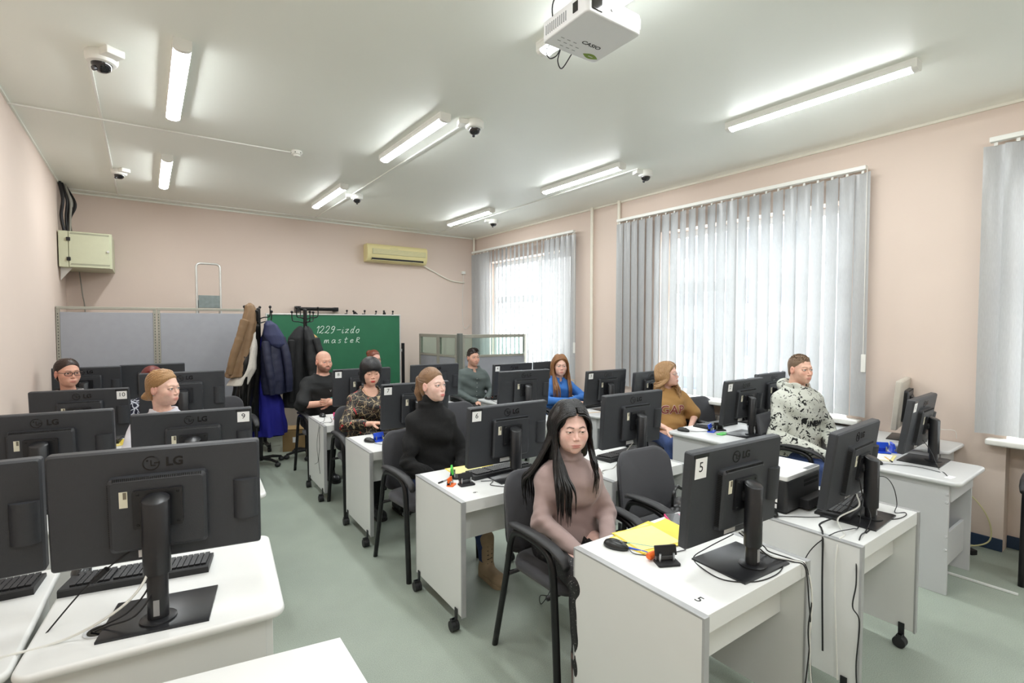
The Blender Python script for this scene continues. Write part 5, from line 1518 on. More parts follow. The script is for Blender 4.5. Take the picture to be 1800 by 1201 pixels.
def tufts(P, m, n, length, lean, rr=.0042, zmin=.045, ymax=.10, seed=2, name='hair_strands', side=-.01, dens=None):
    """short hair as many small tapering tufts standing on the skull"""
    rg = random.Random(seed); b = MB(); HM = P['HM']; c, r = skull(P)
    k = 0
    while k < n:
        d = Vector((rg.uniform(-1, 1), rg.uniform(-1, 1), rg.uniform(-.4, 1)))
        if d.length > 1 or d.length < .1: continue
        p = on_skull(P, d, -.001)
        hl = np.interp(p.y, [-.09, -.075, -.055, -.03, 0, .03, .06, .12], [.092, .080, .060, .035, .012, -.01, -.045, -.07])
        if p.z < hl - .014 or p.z < side - .3 * p.y - .03: continue
        k += 1
        top = max(0., min(1., (p.z - .055) / .035)); L_ = length[0] + (length[1] - length[0]) * top
        nd = Vector(((p.x - c.x) / r.x ** 2, (p.y - c.y) / r.y ** 2, (p.z - c.z) / r.z ** 2)).normalized()
        ln = Vector(lean) * (.4 + .6 * top) + Vector((rg.uniform(-.25, .25), rg.uniform(-.25, .25), 0))
        if top < .5: ln = ln * .4 + Vector((0, .5, -.9))
        e = p + nd * L_ * .55 + ln * L_ * .8; mdl = p + nd * L_ * .42 + ln * L_ * .28
        b.tube([HM @ p, HM @ mdl, HM @ e], [rr, rr * .85, rr * .12], 5)
    o = b.build(name, m, P['root'], smooth=True); o['kind'] = 'stuff'
    return o
def ramp_mat(name, base, layers, rough=.8, bump=.2):
    """base colour with thresholded procedural prints: (kind, scale, lo, hi, rgb, stretch, distortion)"""
    m = bpy.data.materials.new(name); m.use_nodes = True
    N = m.node_tree.nodes; L = m.node_tree.links; b = N['Principled BSDF']; b.inputs['Roughness'].default_value = rough
    tc = N.new('ShaderNodeTexCoord'); cur = None
    for kind, sc, lo, hi, rgb, st, dist in layers:
        mp = N.new('ShaderNodeMapping'); mp.inputs['Scale'].default_value = st; L.new(tc.outputs['Object'], mp.inputs[0])
        src = mp.outputs[0]
        if dist and kind != 'noise':
            dn = N.new('ShaderNodeTexNoise'); dn.inputs['Scale'].default_value = sc * .6; L.new(src, dn.inputs['Vector'])
            va = N.new('ShaderNodeVectorMath'); va.operation = 'MULTIPLY_ADD'; va.inputs[1].default_value = (dist / sc,) * 3
            L.new(dn.outputs['Color'], va.inputs[0]); L.new(src, va.inputs[2]); src = va.outputs[0]
        if kind == 'noise':
            n = N.new('ShaderNodeTexNoise'); n.inputs['Scale'].default_value = sc; n.inputs['Distortion'].default_value = dist; n.inputs['Detail'].default_value = 2; out = n.outputs[0]
        elif kind == 'edge':
            n = N.new('ShaderNodeTexVoronoi'); n.feature = 'DISTANCE_TO_EDGE'; n.inputs['Scale'].default_value = sc; out = n.outputs[0]
        else:
            n = N.new('ShaderNodeTexVoronoi'); n.inputs['Scale'].default_value = sc; out = n.outputs[0]
        L.new(src, n.inputs['Vector'])
        mr = N.new('ShaderNodeMapRange'); mr.inputs[1].default_value = lo; mr.inputs[2].default_value = hi; L.new(out, mr.inputs[0])
        mx = N.new('ShaderNodeMix'); mx.data_type = 'RGBA'; mx.inputs[7].default_value = srgb(*rgb)
        L.new(mr.outputs[0], mx.inputs[0])
        if cur is None: mx.inputs[6].default_value = srgb(*base)
        else: L.new(cur, mx.inputs[6])
        cur = mx.outputs[2]
    L.new(cur, b.inputs['Base Color'])
    if bump:
        n2 = N.new('ShaderNodeTexNoise'); n2.inputs['Scale'].default_value = 300; L.new(tc.outputs['Object'], n2.inputs['Vector'])
        bp = N.new('ShaderNodeBump'); bp.inputs['Strength'].default_value = bump; bp.inputs['Distance'].default_value = .002
        L.new(n2.outputs[0], bp.inputs['Height']); L.new(bp.outputs[0], b.inputs['Normal'])
    return m
def decal(P, txt, size, m, z, x=0., bold=0., name='print', off=.0025, sx=1., space=1., depth=0.0):
    tp = P['top']; bv = BVHTree.FromPolygons([v.co for v in tp.data.vertices], [p.vertices for p in tp.data.polygons])
    me = text_mesh(txt, size, depth, bold, space=space)
    bm = bmesh.new(); bm.from_mesh(me); bmesh.ops.triangulate(bm, faces=bm.faces)
    for _ in range(2): bmesh.ops.subdivide_edges(bm, edges=[e for e in bm.edges if e.calc_length() > .008], cuts=1)
    bmesh.ops.triangulate(bm, faces=bm.faces)
    for v in bm.verts:
        px, pz = v.co.x * sx + x, v.co.y + z
        h = bv.ray_cast(Vector((px, -1, pz)), Vector((0, 1, 0)))
        v.co = Vector((px, (h[0].y if h[0] else -.1) - off, pz))
    bm.to_mesh(me); bm.free(); me.materials.clear(); me.materials.append(m)
    return link(name, me, tp)
def glasses(P, m, rim=.0016, w=.026, h=.018, lens=True):
    HM = P['HM']; b = MB()
    for s in (-1, 1):
        c = Vector((s * .033, -.101, -.003)); n = 20
        pts = [HM @ (c + Vector((w * math.copysign(abs(math.cos(a)) ** .75, math.cos(a)), .004 * abs(math.cos(a)), h * math.copysign(abs(math.sin(a)) ** .75, math.sin(a))))) for a in [2 * PI * i / n for i in range(n)]]
        pts.append(pts[0]); b.tube(pts, rim * P.get('hs', 1), 6)
        b.tube([HM @ Vector((s * (.033 + w), -.098, .004)), HM @ Vector((s * .076, -.06, .006)), HM @ Vector((s * .079, .005, .004))], rim * .9, 6)
    b.tube([HM @ Vector((-.008, -.102, .002)), HM @ Vector((0, -.106, .004)), HM @ Vector((.008, -.102, .002))], rim, 6)
    o = b.build('glasses', m, P['root'], smooth=True)
    if lens:
        for s in (-1, 1):
            c = Vector((s * .033, -.100, -.003)); pts = [HM @ (c + Vector((w * math.cos(2 * PI * i / 20), 0, h * math.sin(2 * PI * i / 20)))) for i in range(20)]
            MB().add(pts, [tuple(range(20))]).build('lens', glass('spectacle_lens', (250, 250, 250), .1), o)
    return o
def earring(P, s=(-1, 1), m=None):
    for q in s:
        MB().ball(tuple(P['HM'] @ Vector((q * .083 * P.get('hw', 1), .002, -.046))), .0038, 8, 6).build('earring', m or M_steel, P['root'], smooth=True)
def collar(P, m, h=.035, w=.012, open_=.03, parent=None):
    """a turned-down shirt collar: two flaps round the neck"""
    nb, nr = P['nb'], P['nr']; b = MB(); n = 26; vs = []
    for i in range(n + 1):
        a = R(-90 + 14) + (2 * PI - R(28)) * i / n          # starts and ends at the throat
        ca, sa = math.cos(a), math.sin(a); front = max(0., -sa)
        r1 = nr + .010; r2 = nr + .016; r3 = nr + .026 + .014 * front
        vs += [(r1 * ca, nb.y + r1 * sa - .004, nb.z + .026 - .012 * front), (r2 * ca, nb.y + r2 * sa - .004, nb.z + .030 - .012 * front), (r3 * ca * 1.05, nb.y + r3 * sa - .006, nb.z - .006 - h * front * .9)]
    fs = [(3 * i + j, 3 * i + 3 + j, 3 * i + 4 + j, 3 * i + 1 + j) for i in range(n) for j in (0, 1)]
    o = b.add(vs, fs).build('collar', m, parent or P['top'])
    for p in o.data.polygons: p.use_smooth = True
    s_ = o.modifiers.new('thick', 'SOLIDIFY'); s_.thickness = .003
    return o

M_mauve = mat('mauve_knit', (160, 138, 134), .85, var=.03, scale=20, bump=.18, bscale=900, sheen=.2)
M_bknit = mat('black_knit', (15, 15, 16), .92, var=.2, scale=1., bump=1., bscale=1., stretch=(420, 420, 60))
M_must = mat('mustard_jersey', (166, 126, 74), .85, var=.03, bump=.3, bscale=400)
M_gshirt = mat('grey_green_cotton', (92, 102, 100), .8, var=.05, scale=20, bump=.4, bscale=120)
M_blue = mat('blue_denim_shirt', (62, 120, 196), .8, var=.07, scale=24, bump=.4, bscale=150)
M_wtee = mat('white_tee', (226, 226, 234), .85, var=.02, bump=.3, bscale=300)
M_btee = mat('black_tee', (19, 21, 22), .8, var=.06, bump=.3, bscale=300)
M_blouse = ramp_mat('chain_print_blouse', (24, 22, 22), [('edge', 15, .034, .018, (182, 164, 128), (1, 1, 1), 2.2), ('edge', 24, .022, .012, (128, 104, 76), (1, 1, .7), 2.5), ('noise', 11, .655, .67, (190, 38, 44), (1.6, 1.6, .8), 1.4), ('noise', 26, .70, .71, (226, 214, 190), (1, 1, 1), .4)], .5)
M_hood = ramp_mat('speckled_hoodie', (204, 206, 196), [('noise', 22, .592, .607, (28, 28, 28), (1, 1, 1.1), 1.3), ('noise', 48, .64, .655, (30, 30, 30), (1, 1, 1), .8)], .9)
M_dress = ramp_mat('swirl_dress', (26, 30, 52), [('edge', 26, .10, .06, (214, 220, 232), (1, 1, .7), 2.6)], .8)
M_bjack = mat('black_jacket', (24, 24, 26), .75, var=.1, bump=.3, bscale=200); M_grey = mat('grey_hood_cloth', (186, 182, 180), .9, var=.04, bump=.4, bscale=200)
M_seq = ramp_mat('sequin_trousers', (26, 24, 26), [('noise', 160, .66, .70, (150, 146, 144), (1, 1, 1), 0)], .5)
M_boot = mat('beige_boot', (176, 152, 124), .75, var=.05); M_bboot = mat('brown_boot', (112, 92, 88), .7)

SK = (232, 190, 172)
lap = lambda s, z=.60, y=-.27, x=.075: ((s * .225, -.055, .715), (s * x, y, z))

# woman in the mauve turtleneck (foreground)
P8 = dict(armk=.88, skin=(238, 200, 188), hw=1.03, fat=.95, yaw=-9, shd=.030, sw=.118, jaw=.97, pitch=6, open=.50, brow=(34, 24, 22), browt=.0030, browa=1., lip=(196, 118, 112), iris='brown', gaze=(4, 22), bulk=1.0, lean=.03, res=.0027, trousers=M_seq, shoe=M_bboot, boot=.14, roll=0, partx=.004,
          arms={-1: ((-.182, -.075, .70), (-.050, -.295, .60)), 1: ((.182, -.075, .70), (.055, -.31, .60))}, lash=(30, 22, 20))
person('woman in a mauve turtleneck with long straight black hair, eyes lowered', 1.72, 1.86, 1.268, -18, P8, dict(name='turtleneck_sweater', mat=M_mauve, neck='turtle', hem=.565, step=.0062, wrinkle=.0040, bust=.070, ease=.0085, tease=.018, fold=.0024))
mh = hair_mat('black_long_hair', (15, 12, 12), 'down', .32)
ho = hair(P8, mh, .016, part=1., curtain=.75, strand=.0008, line=[(-.3, .03), (-.10, .020), (-.05, .004), (-.012, -.018), (.02, -.046), (.045, -.056), (.066, -.060), (.090, -.060), (.108, -.062), (.120, -.2)], flow='down', extra=[('c', (-.072, .020, .02), (-.078, .030, -.16), .030, .034, .03), ('c', (.070, .028, .02), (.074, .040, -.15), .026, .026, .03), ('c', (0, .075, -.02), (0, .085, -.18), .06, .06, .04)], lo=(-.13, -.13, -.20))
locks(P8, mh, [(-1, 30, -.080, .02, .735, (-.130, -.060), (-.135, -.178), .013), (-1, 22, .01, .10, .74, (-.235, -.13), (.05, .13), .013), (1, 20, -.080, .03, .855, (.088, .060), (-.125, -.180), .010), (1, 14, .02, .10, .78, (.10, -.02), (.13, .175), .013), (-1, 12, .07, .105, .74, (-.13, -.0), (.165, .175), .013)], ho, seed=5)

# woman in the black turtleneck, desk 6
P7 = dict(skin=(238, 202, 188), hw=.95, jaw=.92, yaw=24, pitch=-2, brow=(112, 84, 66), lip=(206, 108, 108), iris='grey', bulk=.93, res=.003, trousers=M_jean, shoe=M_boot, boot=.16, browa=.7,
          legs={-1: ((-.085, .03, .545), (-.12, -.38, .55), (-.12, -.36, .09)), 1: ((.085, .03, .545), (.13, -.40, .545), (.16, -.50, .09))})
person('young woman in a black turtleneck with a light brown ponytail', 1.65, 3.21, 1.345, -4, P7, dict(name='turtleneck_sweater', mat=M_bknit, neck='turtle', hem=.565, ease=.018, tease=.036, wrinkle=.006, wfreq=26))
mh = hair_mat('light_brown_hair', (132, 100, 72), 'back')
sweep(P7, mh, (0, .100, .046))
hair(P7, mh, .005, extra=[('c', (0, .095, .045), (0, .125, .035), .022, .022, .02), ('c', (0, .128, .035), (0, .140, -.06), .026, .028, .02), ('c', (0, .140, -.06), (.0, .120, -.185), .028, .010, .02)], lo=(-.11, -.13, -.21))
earring(P7)

# woman with the black bob, desk 7
P6 = dict(skin=(232, 186, 164), hw=1.02, fat=.6, yaw=-8, pitch=9, open=.30, brow=(36, 26, 24), browt=.0026, lip=(196, 62, 62), lipw=.95, iris='brown', gaze=(0, 20), bulk=1.10, lean=.05, res=.003, nails=(176, 40, 40),
          arms={-1: ((-.255, -.10, .745), (-.10, -.335, .782)), 1: ((.255, -.10, .745), (.13, -.345, .782))}, curl={-1: 26, 1: 30})
person('woman with a black bob and chain-print blouse typing at desk seven', 1.68, 4.56, 1.335, 0, P6, dict(name='blouse', mat=M_blouse, neck='scoop', hem=.58, ease=.018, wrinkle=.004, sleeve=.86, bust=.078))
mh = hair_mat('black_bob_hair', (22, 20, 22), 'down', .3)
hair(P6, mh, .024, line=[(-.3, -.012), (-.13, -.030), (-.05, -.052), (.0, -.060), (.028, -.085), (.04, -.2)], flow='down', nape=False, strand=.0008,
     extra=[('e', (0, .022, -.045), (.098, .098, .100), .03)], cut=[('e', (.0, -.085, -.075), (.061, .095, .105), .012), ('c', (0, .03, -.14), (0, .02, -.30), .07, .09, .02)], lo=(-.13, -.14, -.155))
P6n = MB().tube(smooth_path([P6['nb'] + Vector((-.07, -.02, .02)), P6['nb'] + Vector((-.05, -.085, -.03)), P6['nb'] + Vector((0, -.118, -.10)), P6['nb'] + Vector((.05, -.085, -.03)), P6['nb'] + Vector((.07, -.02, .02))], 6), .0016, 5).build('necklace', mat('gold', (200, 160, 80), .3, metal=.9), P6['root'], smooth=True)

# bald man with crossed arms, desk 8
P4 = dict(male=True, skin=(226, 176, 154), hw=1.06, fat=.5, jaw=1.1, yaw=4, pitch=2, htop=.118, beard=(92, 62, 48), stubble=(170, 140, 124), brow=(120, 92, 74), browa=.5, lip=(190, 124, 112), iris='grey', open=.75, bulk=1.26, neck=1.08, hs=1.0,
          arms={-1: ((-.30, -.13, .775), (.14, -.315, .80)), 1: ((.28, -.10, .79), (.0, -.215, .80))}, palm={-1: (0, 1, 0), 1: (0, 1, 0)}, curl={-1: 20, 1: 60}, trousers=M_trs)
person('bald bearded man in a black T-shirt with arms crossed', 1.62, 5.80, 1.345, 6, P4, dict(name='t_shirt', mat=M_btee, neck='crew', hem=.56, sleeve=.47, ease=.016, wrinkle=.004, belly=True))
decal(P4, 'PUMA', .022, mat('teal_print', (60, 190, 190), .6), P4['Z'](.80), .055, bold=.0008, sx=1.1)
decal(P4, 'v', .05, mat('grey_print', (150, 156, 156), .6), P4['Z'](.885), .02)

# woman with auburn bun and white blouse at the back
P5 = dict(skin=(230, 184, 166), hw=.98, yaw=10, pitch=2, brow=(110, 64, 44), lip=(190, 108, 100), bulk=1.0, res=.0042)
person('red-haired woman with a bun and white blouse in front of the chalkboard', 2.48, 6.52, 1.30, 0, P5, dict(name='blouse', mat=M_wtee, neck='vee', hem=.58, step=.010))
mh = hair_mat('auburn_hair', (112, 58, 38), 'back')
sweep(P5, mh, (0, .090, .060), n=60)
hair(P5, mh, .005, extra=[('e', (-.01, .108, .072), (.046, .038, .044), .012)], step=.005)
glasses(P5, mat('thin_dark_rim', (60, 50, 46), .4), .0012)

# man in the grey-green shirt
P9 = dict(male=True, skin=(222, 176, 154), hw=.98, jaw=1.02, yaw=2, pitch=0, beard=(150, 116, 96), bearda=.35, brow=(52, 38, 30), lip=(176, 112, 102), iris='brown', bulk=1.0, res=.0038, nose=1.06,
          arms={-1: ((-.245, -.02, .73), (-.08, -.25, .64)), 1: ((.245, -.02, .73), (.08, -.25, .64))})
person('dark-haired man in an open-collared grey-green shirt', 3.56, 5.74, 1.325, -9, P9, dict(name='shirt', mat=M_gshirt, neck='vee', hem=.57, ease=.018, tease=.026, wrinkle=.006, wfreq=30, step=.009))
mh = hair_mat('dark_brown_hair', (46, 34, 28), 'short')
hair(P9, mh, .006, step=.0045, strand=0, line=[(-.2, .06), (-.07, .052), (-.03, .030), (.0, .004), (.03, -.044), (.055, -.056), (.070, -.078), (.080, -.2)])
tufts(P9, mh, 520, (.012, .034), (.25, -.45, -.12), .0050, seed=9)
collar(P9, M_gshirt)
for i in range(5):
    z_ = P9['Z'](.91 - i * .055); MB().cyl((0, -.105 - (.012 if i < 3 else .0), z_), (0, -.112 - (.012 if i < 3 else 0), z_), .0036, n=10).build('button', M_white, P9['top'])

# woman in the blue shirt
P10 = dict(skin=(234, 192, 174), hw=.99, fat=.2, yaw=-14, pitch=2, brow=(120, 88, 60), lip=(200, 116, 108), iris='green', bulk=1.0, lean=.07, res=.0036,
           arms={-1: ((-.265, -.16, .765), (.03, -.335, .765)), 1: ((.265, -.16, .765), (-.01, -.375, .775))}, palm={-1: (0, 0, -1), 1: (0, 0, -1)}, curl={-1: 15, 1: 15})
person('woman in a blue shirt with long light brown hair, arms on desk three', 3.97, 4.50, 1.285, -16, P10, dict(name='shirt', mat=M_blue, neck='vee', hem=.57, ease=.020, tease=.032, wrinkle=.006, wfreq=28, step=.009))
mh = hair_mat('long_light_brown_hair', (136, 94, 58), 'down')
ho = hair(P10, mh, .014, part=.8, curtain=.6, flow='down', extra=[('c', (-.070, .030, .02), (-.076, .03, -.15), .026, .030, .03), ('c', (.070, .030, .02), (.076, .03, -.15), .026, .030, .03)], lo=(-.13, -.13, -.2), step=.0045)
locks(P10, mh, [(-1, 14, -.078, .05, .76, (-.115, -.06), (-.16, -.185), .014), (1, 14, -.078, .05, .76, (.115, .06), (-.16, -.185), .014), (-1, 8, .04, .10, .85, (-.10, -.02), (.09, .12), .015), (1, 8, .04, .10, .85, (.10, .02), (.09, .12), .015)], ho, seed=8)
collar(P10, M_blue)

# woman in the mustard T-shirt
P11 = dict(skin=(234, 190, 172), hw=.98, fat=.4, yaw=46, pitch=-6, brow=(130, 100, 76), lip=(196, 120, 110), iris='grey', bulk=1.10, res=.0034, trousers=M_jean,
           arms={-1: ((-.26, -.06, .73), (-.12, -.29, .665)), 1: ((.27, -.03, .735), (.14, -.22, .66))}, partx=.012)
person('woman with round glasses in a mustard GAP T-shirt', 4.20, 3.10, 1.275, -32, P11, dict(name='t_shirt', mat=M_must, neck='crew', hem=.56, sleeve=.42, ease=.024, wrinkle=.004, bust=.080, belly=True))
mh = hair_mat('blonde_hair', (164, 128, 88), 'down')
ho = hair(P11, mh, .014, part=.8, curtain=.6, flow='down', extra=[('c', (-.072, .034, .02), (-.076, .045, -.14), .024, .028, .03), ('c', (.070, .034, .02), (.074, .045, -.14), .024, .028, .03), ('c', (0, .08, -.02), (0, .09, -.16), .05, .05, .04)], lo=(-.13, -.13, -.2), step=.0042)
locks(P11, mh, [(-1, 16, -.075, .08, .965, (-.145, -.09), (-.05, .10), .013), (1, 16, -.075, .08, .93, (.095, .075), (-.11, .0), .012), (-1, 8, .04, .10, .95, (-.10, -.02), (.12, .14), .015), (1, 8, .04, .10, .95, (.10, .02), (.12, .14), .015)], ho, seed=18)
glasses(P11, mat('thin_silver_rim', (196, 186, 176), .3, metal=.6), .0011, .024, .021)
M_gap = mat('print_maroon', (140, 66, 56), .7); M_gapw = mat('print_white', (226, 216, 204), .7)
decal(P11, 'GAP', .118, M_gapw, P11['Z'](.828), .0, bold=.0048, name='print_outline', off=.0022, space=1.1)
decal(P11, 'GAP', .118, M_gap, P11['Z'](.828), .0, bold=.0016, name='print', off=.0038, space=1.1)

# man in the speckled hoodie
P12 = dict(male=True, skin=(230, 186, 164), hw=.96, jaw=.98, yaw=-2, pitch=1, brow=(128, 100, 76), browa=.7, lip=(196, 128, 118), iris='grey', bulk=1.02, res=.0032, trousers=M_jean, open=.85,
           arms={-1: ((-.265, -.04, .735), (-.06, -.30, .63)), 1: ((.265, -.04, .735), (.06, -.30, .63))})
person('young man with cropped hair in a pale hoodie with black speckles', 4.39, 1.93, 1.405, -22, P12, dict(name='hoodie', mat=M_hood, neck='crew', hem=.56, ease=.028, tease=.044, wrinkle=.006, wfreq=24))
mh = hair_mat('cropped_brown_hair', (118, 96, 76), 'short', .6)
hair(P12, mh, .0035, step=.0042, strand=0, nape=True, line=[(-.2, .09), (-.06, .06), (-.03, .036), (.0, .010), (.03, -.040), (.058, -.054), (.074, -.078), (.086, -.2)])
tufts(P12, mh, 900, (.005, .017), (0, -.45, .10), .0034)
nb = P12['nb']   # hood lying round the neck
g_ = Grid(np.arange(-.19, .191, .008), np.arange(-.14, .26, .008), np.arange(nb.z - .12, nb.z + .12, .008))
for i in range(24):
    a0, a1 = R(-68) + R(316) * i / 24, R(-68) + R(316) * (i + 1) / 24
    f0, f1 = max(0, math.sin(a0)), max(0, math.sin(a1))
    p_ = lambda a, f: (.098 * math.cos(a), nb.y + .085 * math.sin(a) + .03 * f, nb.z + .028 + .030 * f - .045 * max(0, -math.sin(a)))
    g_.cone(p_(a0, f0), p_(a1, f1), .026 + .012 * f0, .026 + .012 * f1, .02)
V_, Q_ = g_.nets(); link('hood', np_mesh('hood', V_, Q_, [M_hood]), P12['top'])
for s_ in (-1, 1):
    MB().tube(smooth_path([(s_ * .03, nb.y - .105, nb.z - .03), (s_ * .034, nb.y - .150, nb.z - .12), (s_ * .030, nb.y - .165, nb.z - .24)], 6), .0035, 6).build('drawstring', M_bjack, P12['top'], smooth=True)
decal(P12, 'NEW', .06, M_ink, P12['Z'](.80), .05, bold=.004, name='chest_print', off=.004)

# blonde woman with low bun, desk 9
P2 = dict(skin=(236, 196, 178), hw=.97, fat=.15, yaw=46, pitch=4, brow=(146, 112, 84), browa=.6, lip=(206, 128, 118), iris='grey', bulk=.98, open=.8, res=.0030)
person('blonde woman with a low bun and white T-shirt behind monitor nine', .09, 4.10, 1.352, 4, P2, dict(name='t_shirt', mat=M_wtee, neck='crew', hem=.57, sleeve=.42, ease=.02))
mh = hair_mat('dark_blonde_hair', (162, 124, 82), 'back')
sweep(P2, mh, (0, .088, -.055), t=.008)
hair(P2, mh, .006, extra=[('e', (0, .098, -.066), (.044, .034, .034), .010), ('e', (.018, .108, -.056), (.026, .024, .022), .006), ('e', (-.020, .110, -.072), (.024, .022, .020), .006)])
earring(P2)

# red-haired woman behind the third left row
P3 = dict(skin=(230, 186, 168), hw=.98, yaw=0, brow=(120, 60, 44), res=.0048)
person('dark-red-haired woman in a swirl-print dress, mostly hidden by monitors', .04, 5.60, 1.268, 0, P3, dict(name='dress', mat=M_dress, neck='crew', hem=.56, ease=.016, step=.010))
mh = hair_mat('dark_red_hair', (104, 34, 30), 'down')
hair(P3, mh, .014, part=.8, flow='down', step=.005, extra=[('c', (-.070, .030, .02), (-.074, .03, -.12), .026, .026, .03), ('c', (.070, .030, .02), (.074, .03, -.12), .026, .026, .03)], lo=(-.13, -.13, -.17))

# woman with dark-rimmed glasses, desk 10
P1 = dict(skin=(222, 172, 150), sw=.160, hw=1.03, fat=.45, yaw=27, pitch=2, brow=(66, 46, 38), lip=(182, 110, 100), iris='brown', bulk=1.08, res=.0034)
person('woman with dark-rimmed glasses and black jacket behind monitor ten', -.545, 5.70, 1.362, 0, P1, dict(name='jacket', mat=M_bjack, neck='vee', hem=.56, ease=.022))
mh = hair_mat('dark_brown_tied_hair', (50, 34, 28), 'back')
sweep(P1, mh, (0, .092, .012), parted=True)
hair(P1, mh, .005, part=.8, extra=[('e', (0, .108, .010), (.040, .034, .038), .014)])
glasses(P1, mat('black_rim', (26, 22, 22), .3), .0024, .027, .016)
earring(P1)
nb = P1['nb']; g_ = Grid(np.arange(-.16, .161, .008), np.arange(-.12, .20, .008), np.arange(nb.z - .08, nb.z + .08, .008))
for i in range(16):
    a0, a1 = R(-50) + R(280) * i / 16, R(-50) + R(280) * (i + 1) / 16
    p_ = lambda a: (.082 * math.cos(a), nb.y + .075 * math.sin(a), nb.z + .012)
    g_.cone(p_(a0), p_(a1), .022, .022, .015)
V_, Q_ = g_.nets(); link('hood', np_mesh('hood', V_, Q_, [M_grey]), P1['top'])
# ================================================================== THINGS ON THE DESKS
M_key = mat('keyboard_black', (30, 31, 33), .5, bump=.1); M_keyc = mat('keycap_black', (38, 39, 42), .45)
M_yel = mat('yellow_folder', (250, 222, 84), .45, var=.03, spec=.5); M_yelp = mat('pale_yellow_sheet', (250, 236, 160), .6)
M_kraft = mat('kraft_paper', (222, 190, 140), .8); M_org = mat('orange_plastic', (238, 106, 30), .4); M_grn = mat('green_plastic', (72, 200, 72), .4); M_bluep = mat('blue_plastic', (38, 82, 214), .35); M_pink = mat('pink_plastic', (232, 60, 128), .4)
M_mouse = mat('mouse_black', (30, 32, 32), .35)
# keyboard -----------------------------------------------------------
def kb_meshes():
    case = MB().prism([(-.075, 0), (-.075, .010), (-.068, .016), (.070, .026), (.075, .022), (.075, 0)], -.225, .225, M=Matrix(((0, 0, 1, 0), (1, 0, 0, 0), (0, 1, 0, 0), (0, 0, 0, 1)))).mesh('case'); case.materials.append(M_key)
    k = MB()
    for r_ in range(6):
        y_ = -.055 + r_ * .0205; x_ = -.214
        while x_ < .205:
            w_ = .0165 if not (r_ == 0 and -.11 < x_ < .0) else .10
            if x_ + w_ > .212: break
            z_ = .0165 + (y_ + .068) * .0725
            k.box((x_ + w_ / 2, y_, z_ + .003), (w_, .0165, .008)); x_ += w_ + .0028
            if abs(x_ - .075) < .008 or abs(x_ - .135) < .006: x_ += .008
    km = k.mesh('keys'); km.materials.append(M_keyc)
    return case, km
KB = kb_meshes()
def keyboard(lab, x, y, ang=0., z=DZ):
    t = thing('keyboard', lab, 'keyboard', (x, y, z), R(ang) + PI, 'black keyboards')     # its front edge faces the sitter (+y)
    link('case', KB[0], t); q = link('keys', KB[1], t); q['kind'] = 'stuff'
    return t
# mouse --------------------------------------------------------------
def mouse_mesh():
    b = MB(); n = 20; rings = []
    for z_, k in ((0, .90), (.006, 1.), (.014, .98), (.022, .86), (.029, .62), (.033, .30)):
        rings.append([(.031 * k * math.cos(a) * (1 - .10 * math.sin(a)), (.056 * k) * math.sin(a) + .006 * (1 - k), z_ + (.003 * (k < .9) * math.sin(a) * -1)) for a in [2 * PI * i / n for i in range(n)]])
    vs = [p for r_ in rings for p in r_]
    fs = [tuple(reversed(range(n)))] + [(j * n + i, j * n + (i + 1) % n, (j + 1) * n + (i + 1) % n, (j + 1) * n + i) for j in range(5) for i in range(n)] + [tuple(range(5 * n, 6 * n))]
    me = b.add(vs, fs).mesh('shell'); me.materials.append(M_mouse)
    for p in me.polygons: p.use_smooth = True
    w = MB().cyl((-.004, .022, .0285), (.004, .022, .0285), .0075, n=12).mesh('wheel'); w.materials.append(M_steel)
    return me, w
MS = mouse_mesh()
def mouse(lab, x, y, ang=0., cord=None, z=DZ):
    t = thing('computer_mouse', lab, 'mouse', (x, y, z), R(ang) + PI, 'black mice')
    link('shell', MS[0], t); link('scroll_wheel', MS[1], t)
    if cord:
        inv = Matrix.Rotation(-(R(ang) + PI), 4, 'Z')
        pts = [(0, .054, .010)] + [tuple(inv @ Vector((cx - x, cy - y, cz - z))) for cx, cy, cz in cord]
        MB().tube(smooth_path(pts, 7), .0018, 6).build('cord', M_cabk, t, smooth=True)
    return t
def sheet(name, lab, x, y, w, h, ang, m, z=DZ, th=.0015, cat='folder', curl=.0, group=None):
    t = thing(name, lab, cat, (x, y, z + .0005), R(ang), group)
    n = 10; vs = []; fs = []
    for j in range(2):
        for i in range(n + 1):
            for q in (-1, 1): vs.append((w * (i / n - .5), q * h / 2, j * th + curl * max(0, (i / n - .55)) ** 2 * 4))
    k = 2 * (n + 1)
    for i in range(n):
        a = 2 * i
        fs += [(a, a + 1, a + 3, a + 2), (k + a, k + a + 2, k + a + 3, k + a + 1), (a, a + 2, k + a + 2, k + a), (a + 1, k + a + 1, k + a + 3, a + 3)]
    fs += [(0, k, k + 1, 1), (2 * n, 2 * n + 1, k + 2 * n + 1, k + 2 * n)]
    MB().add(vs, fs).build('cover' if cat == 'folder' else 'sheet', m, t)
    if cat == 'folder':
        MB().box((-w * .05, .004, th + .0012), (w * .86, h * .86, .0012)).build('sheet_inside', M_yelp if m is M_yel else M_paper, t)
    return t
def punch(lab, x, y, ang, m, m2=None, z=DZ, s=.8, base=None):
    t = thing('hole_punch', lab, 'hole punch', (x, y, z), R(ang), 'hole punches'); t.scale = (s, s, s)
    MB().prism(rrect(.115, .075, .010, 3), 0, .012).build('base', base or m, t, bevel=.003)
    MB().box((0, .026, .030), (.10, .014, .04)).build('hinge_block', m2 or M_steel, t, bevel=.002)
    for q in (-1, 1): MB().cyl((q * .035, .0, .010), (q * .035, .0, .052), .006, n=10).build('pin', M_steel, t, smooth=True)
    MB().box((0, .004, .062), (.112, .016, .05), M=Matrix.Rotation(R(-14), 4, 'X')).build('lever', m, t, bevel=.004)
    return t
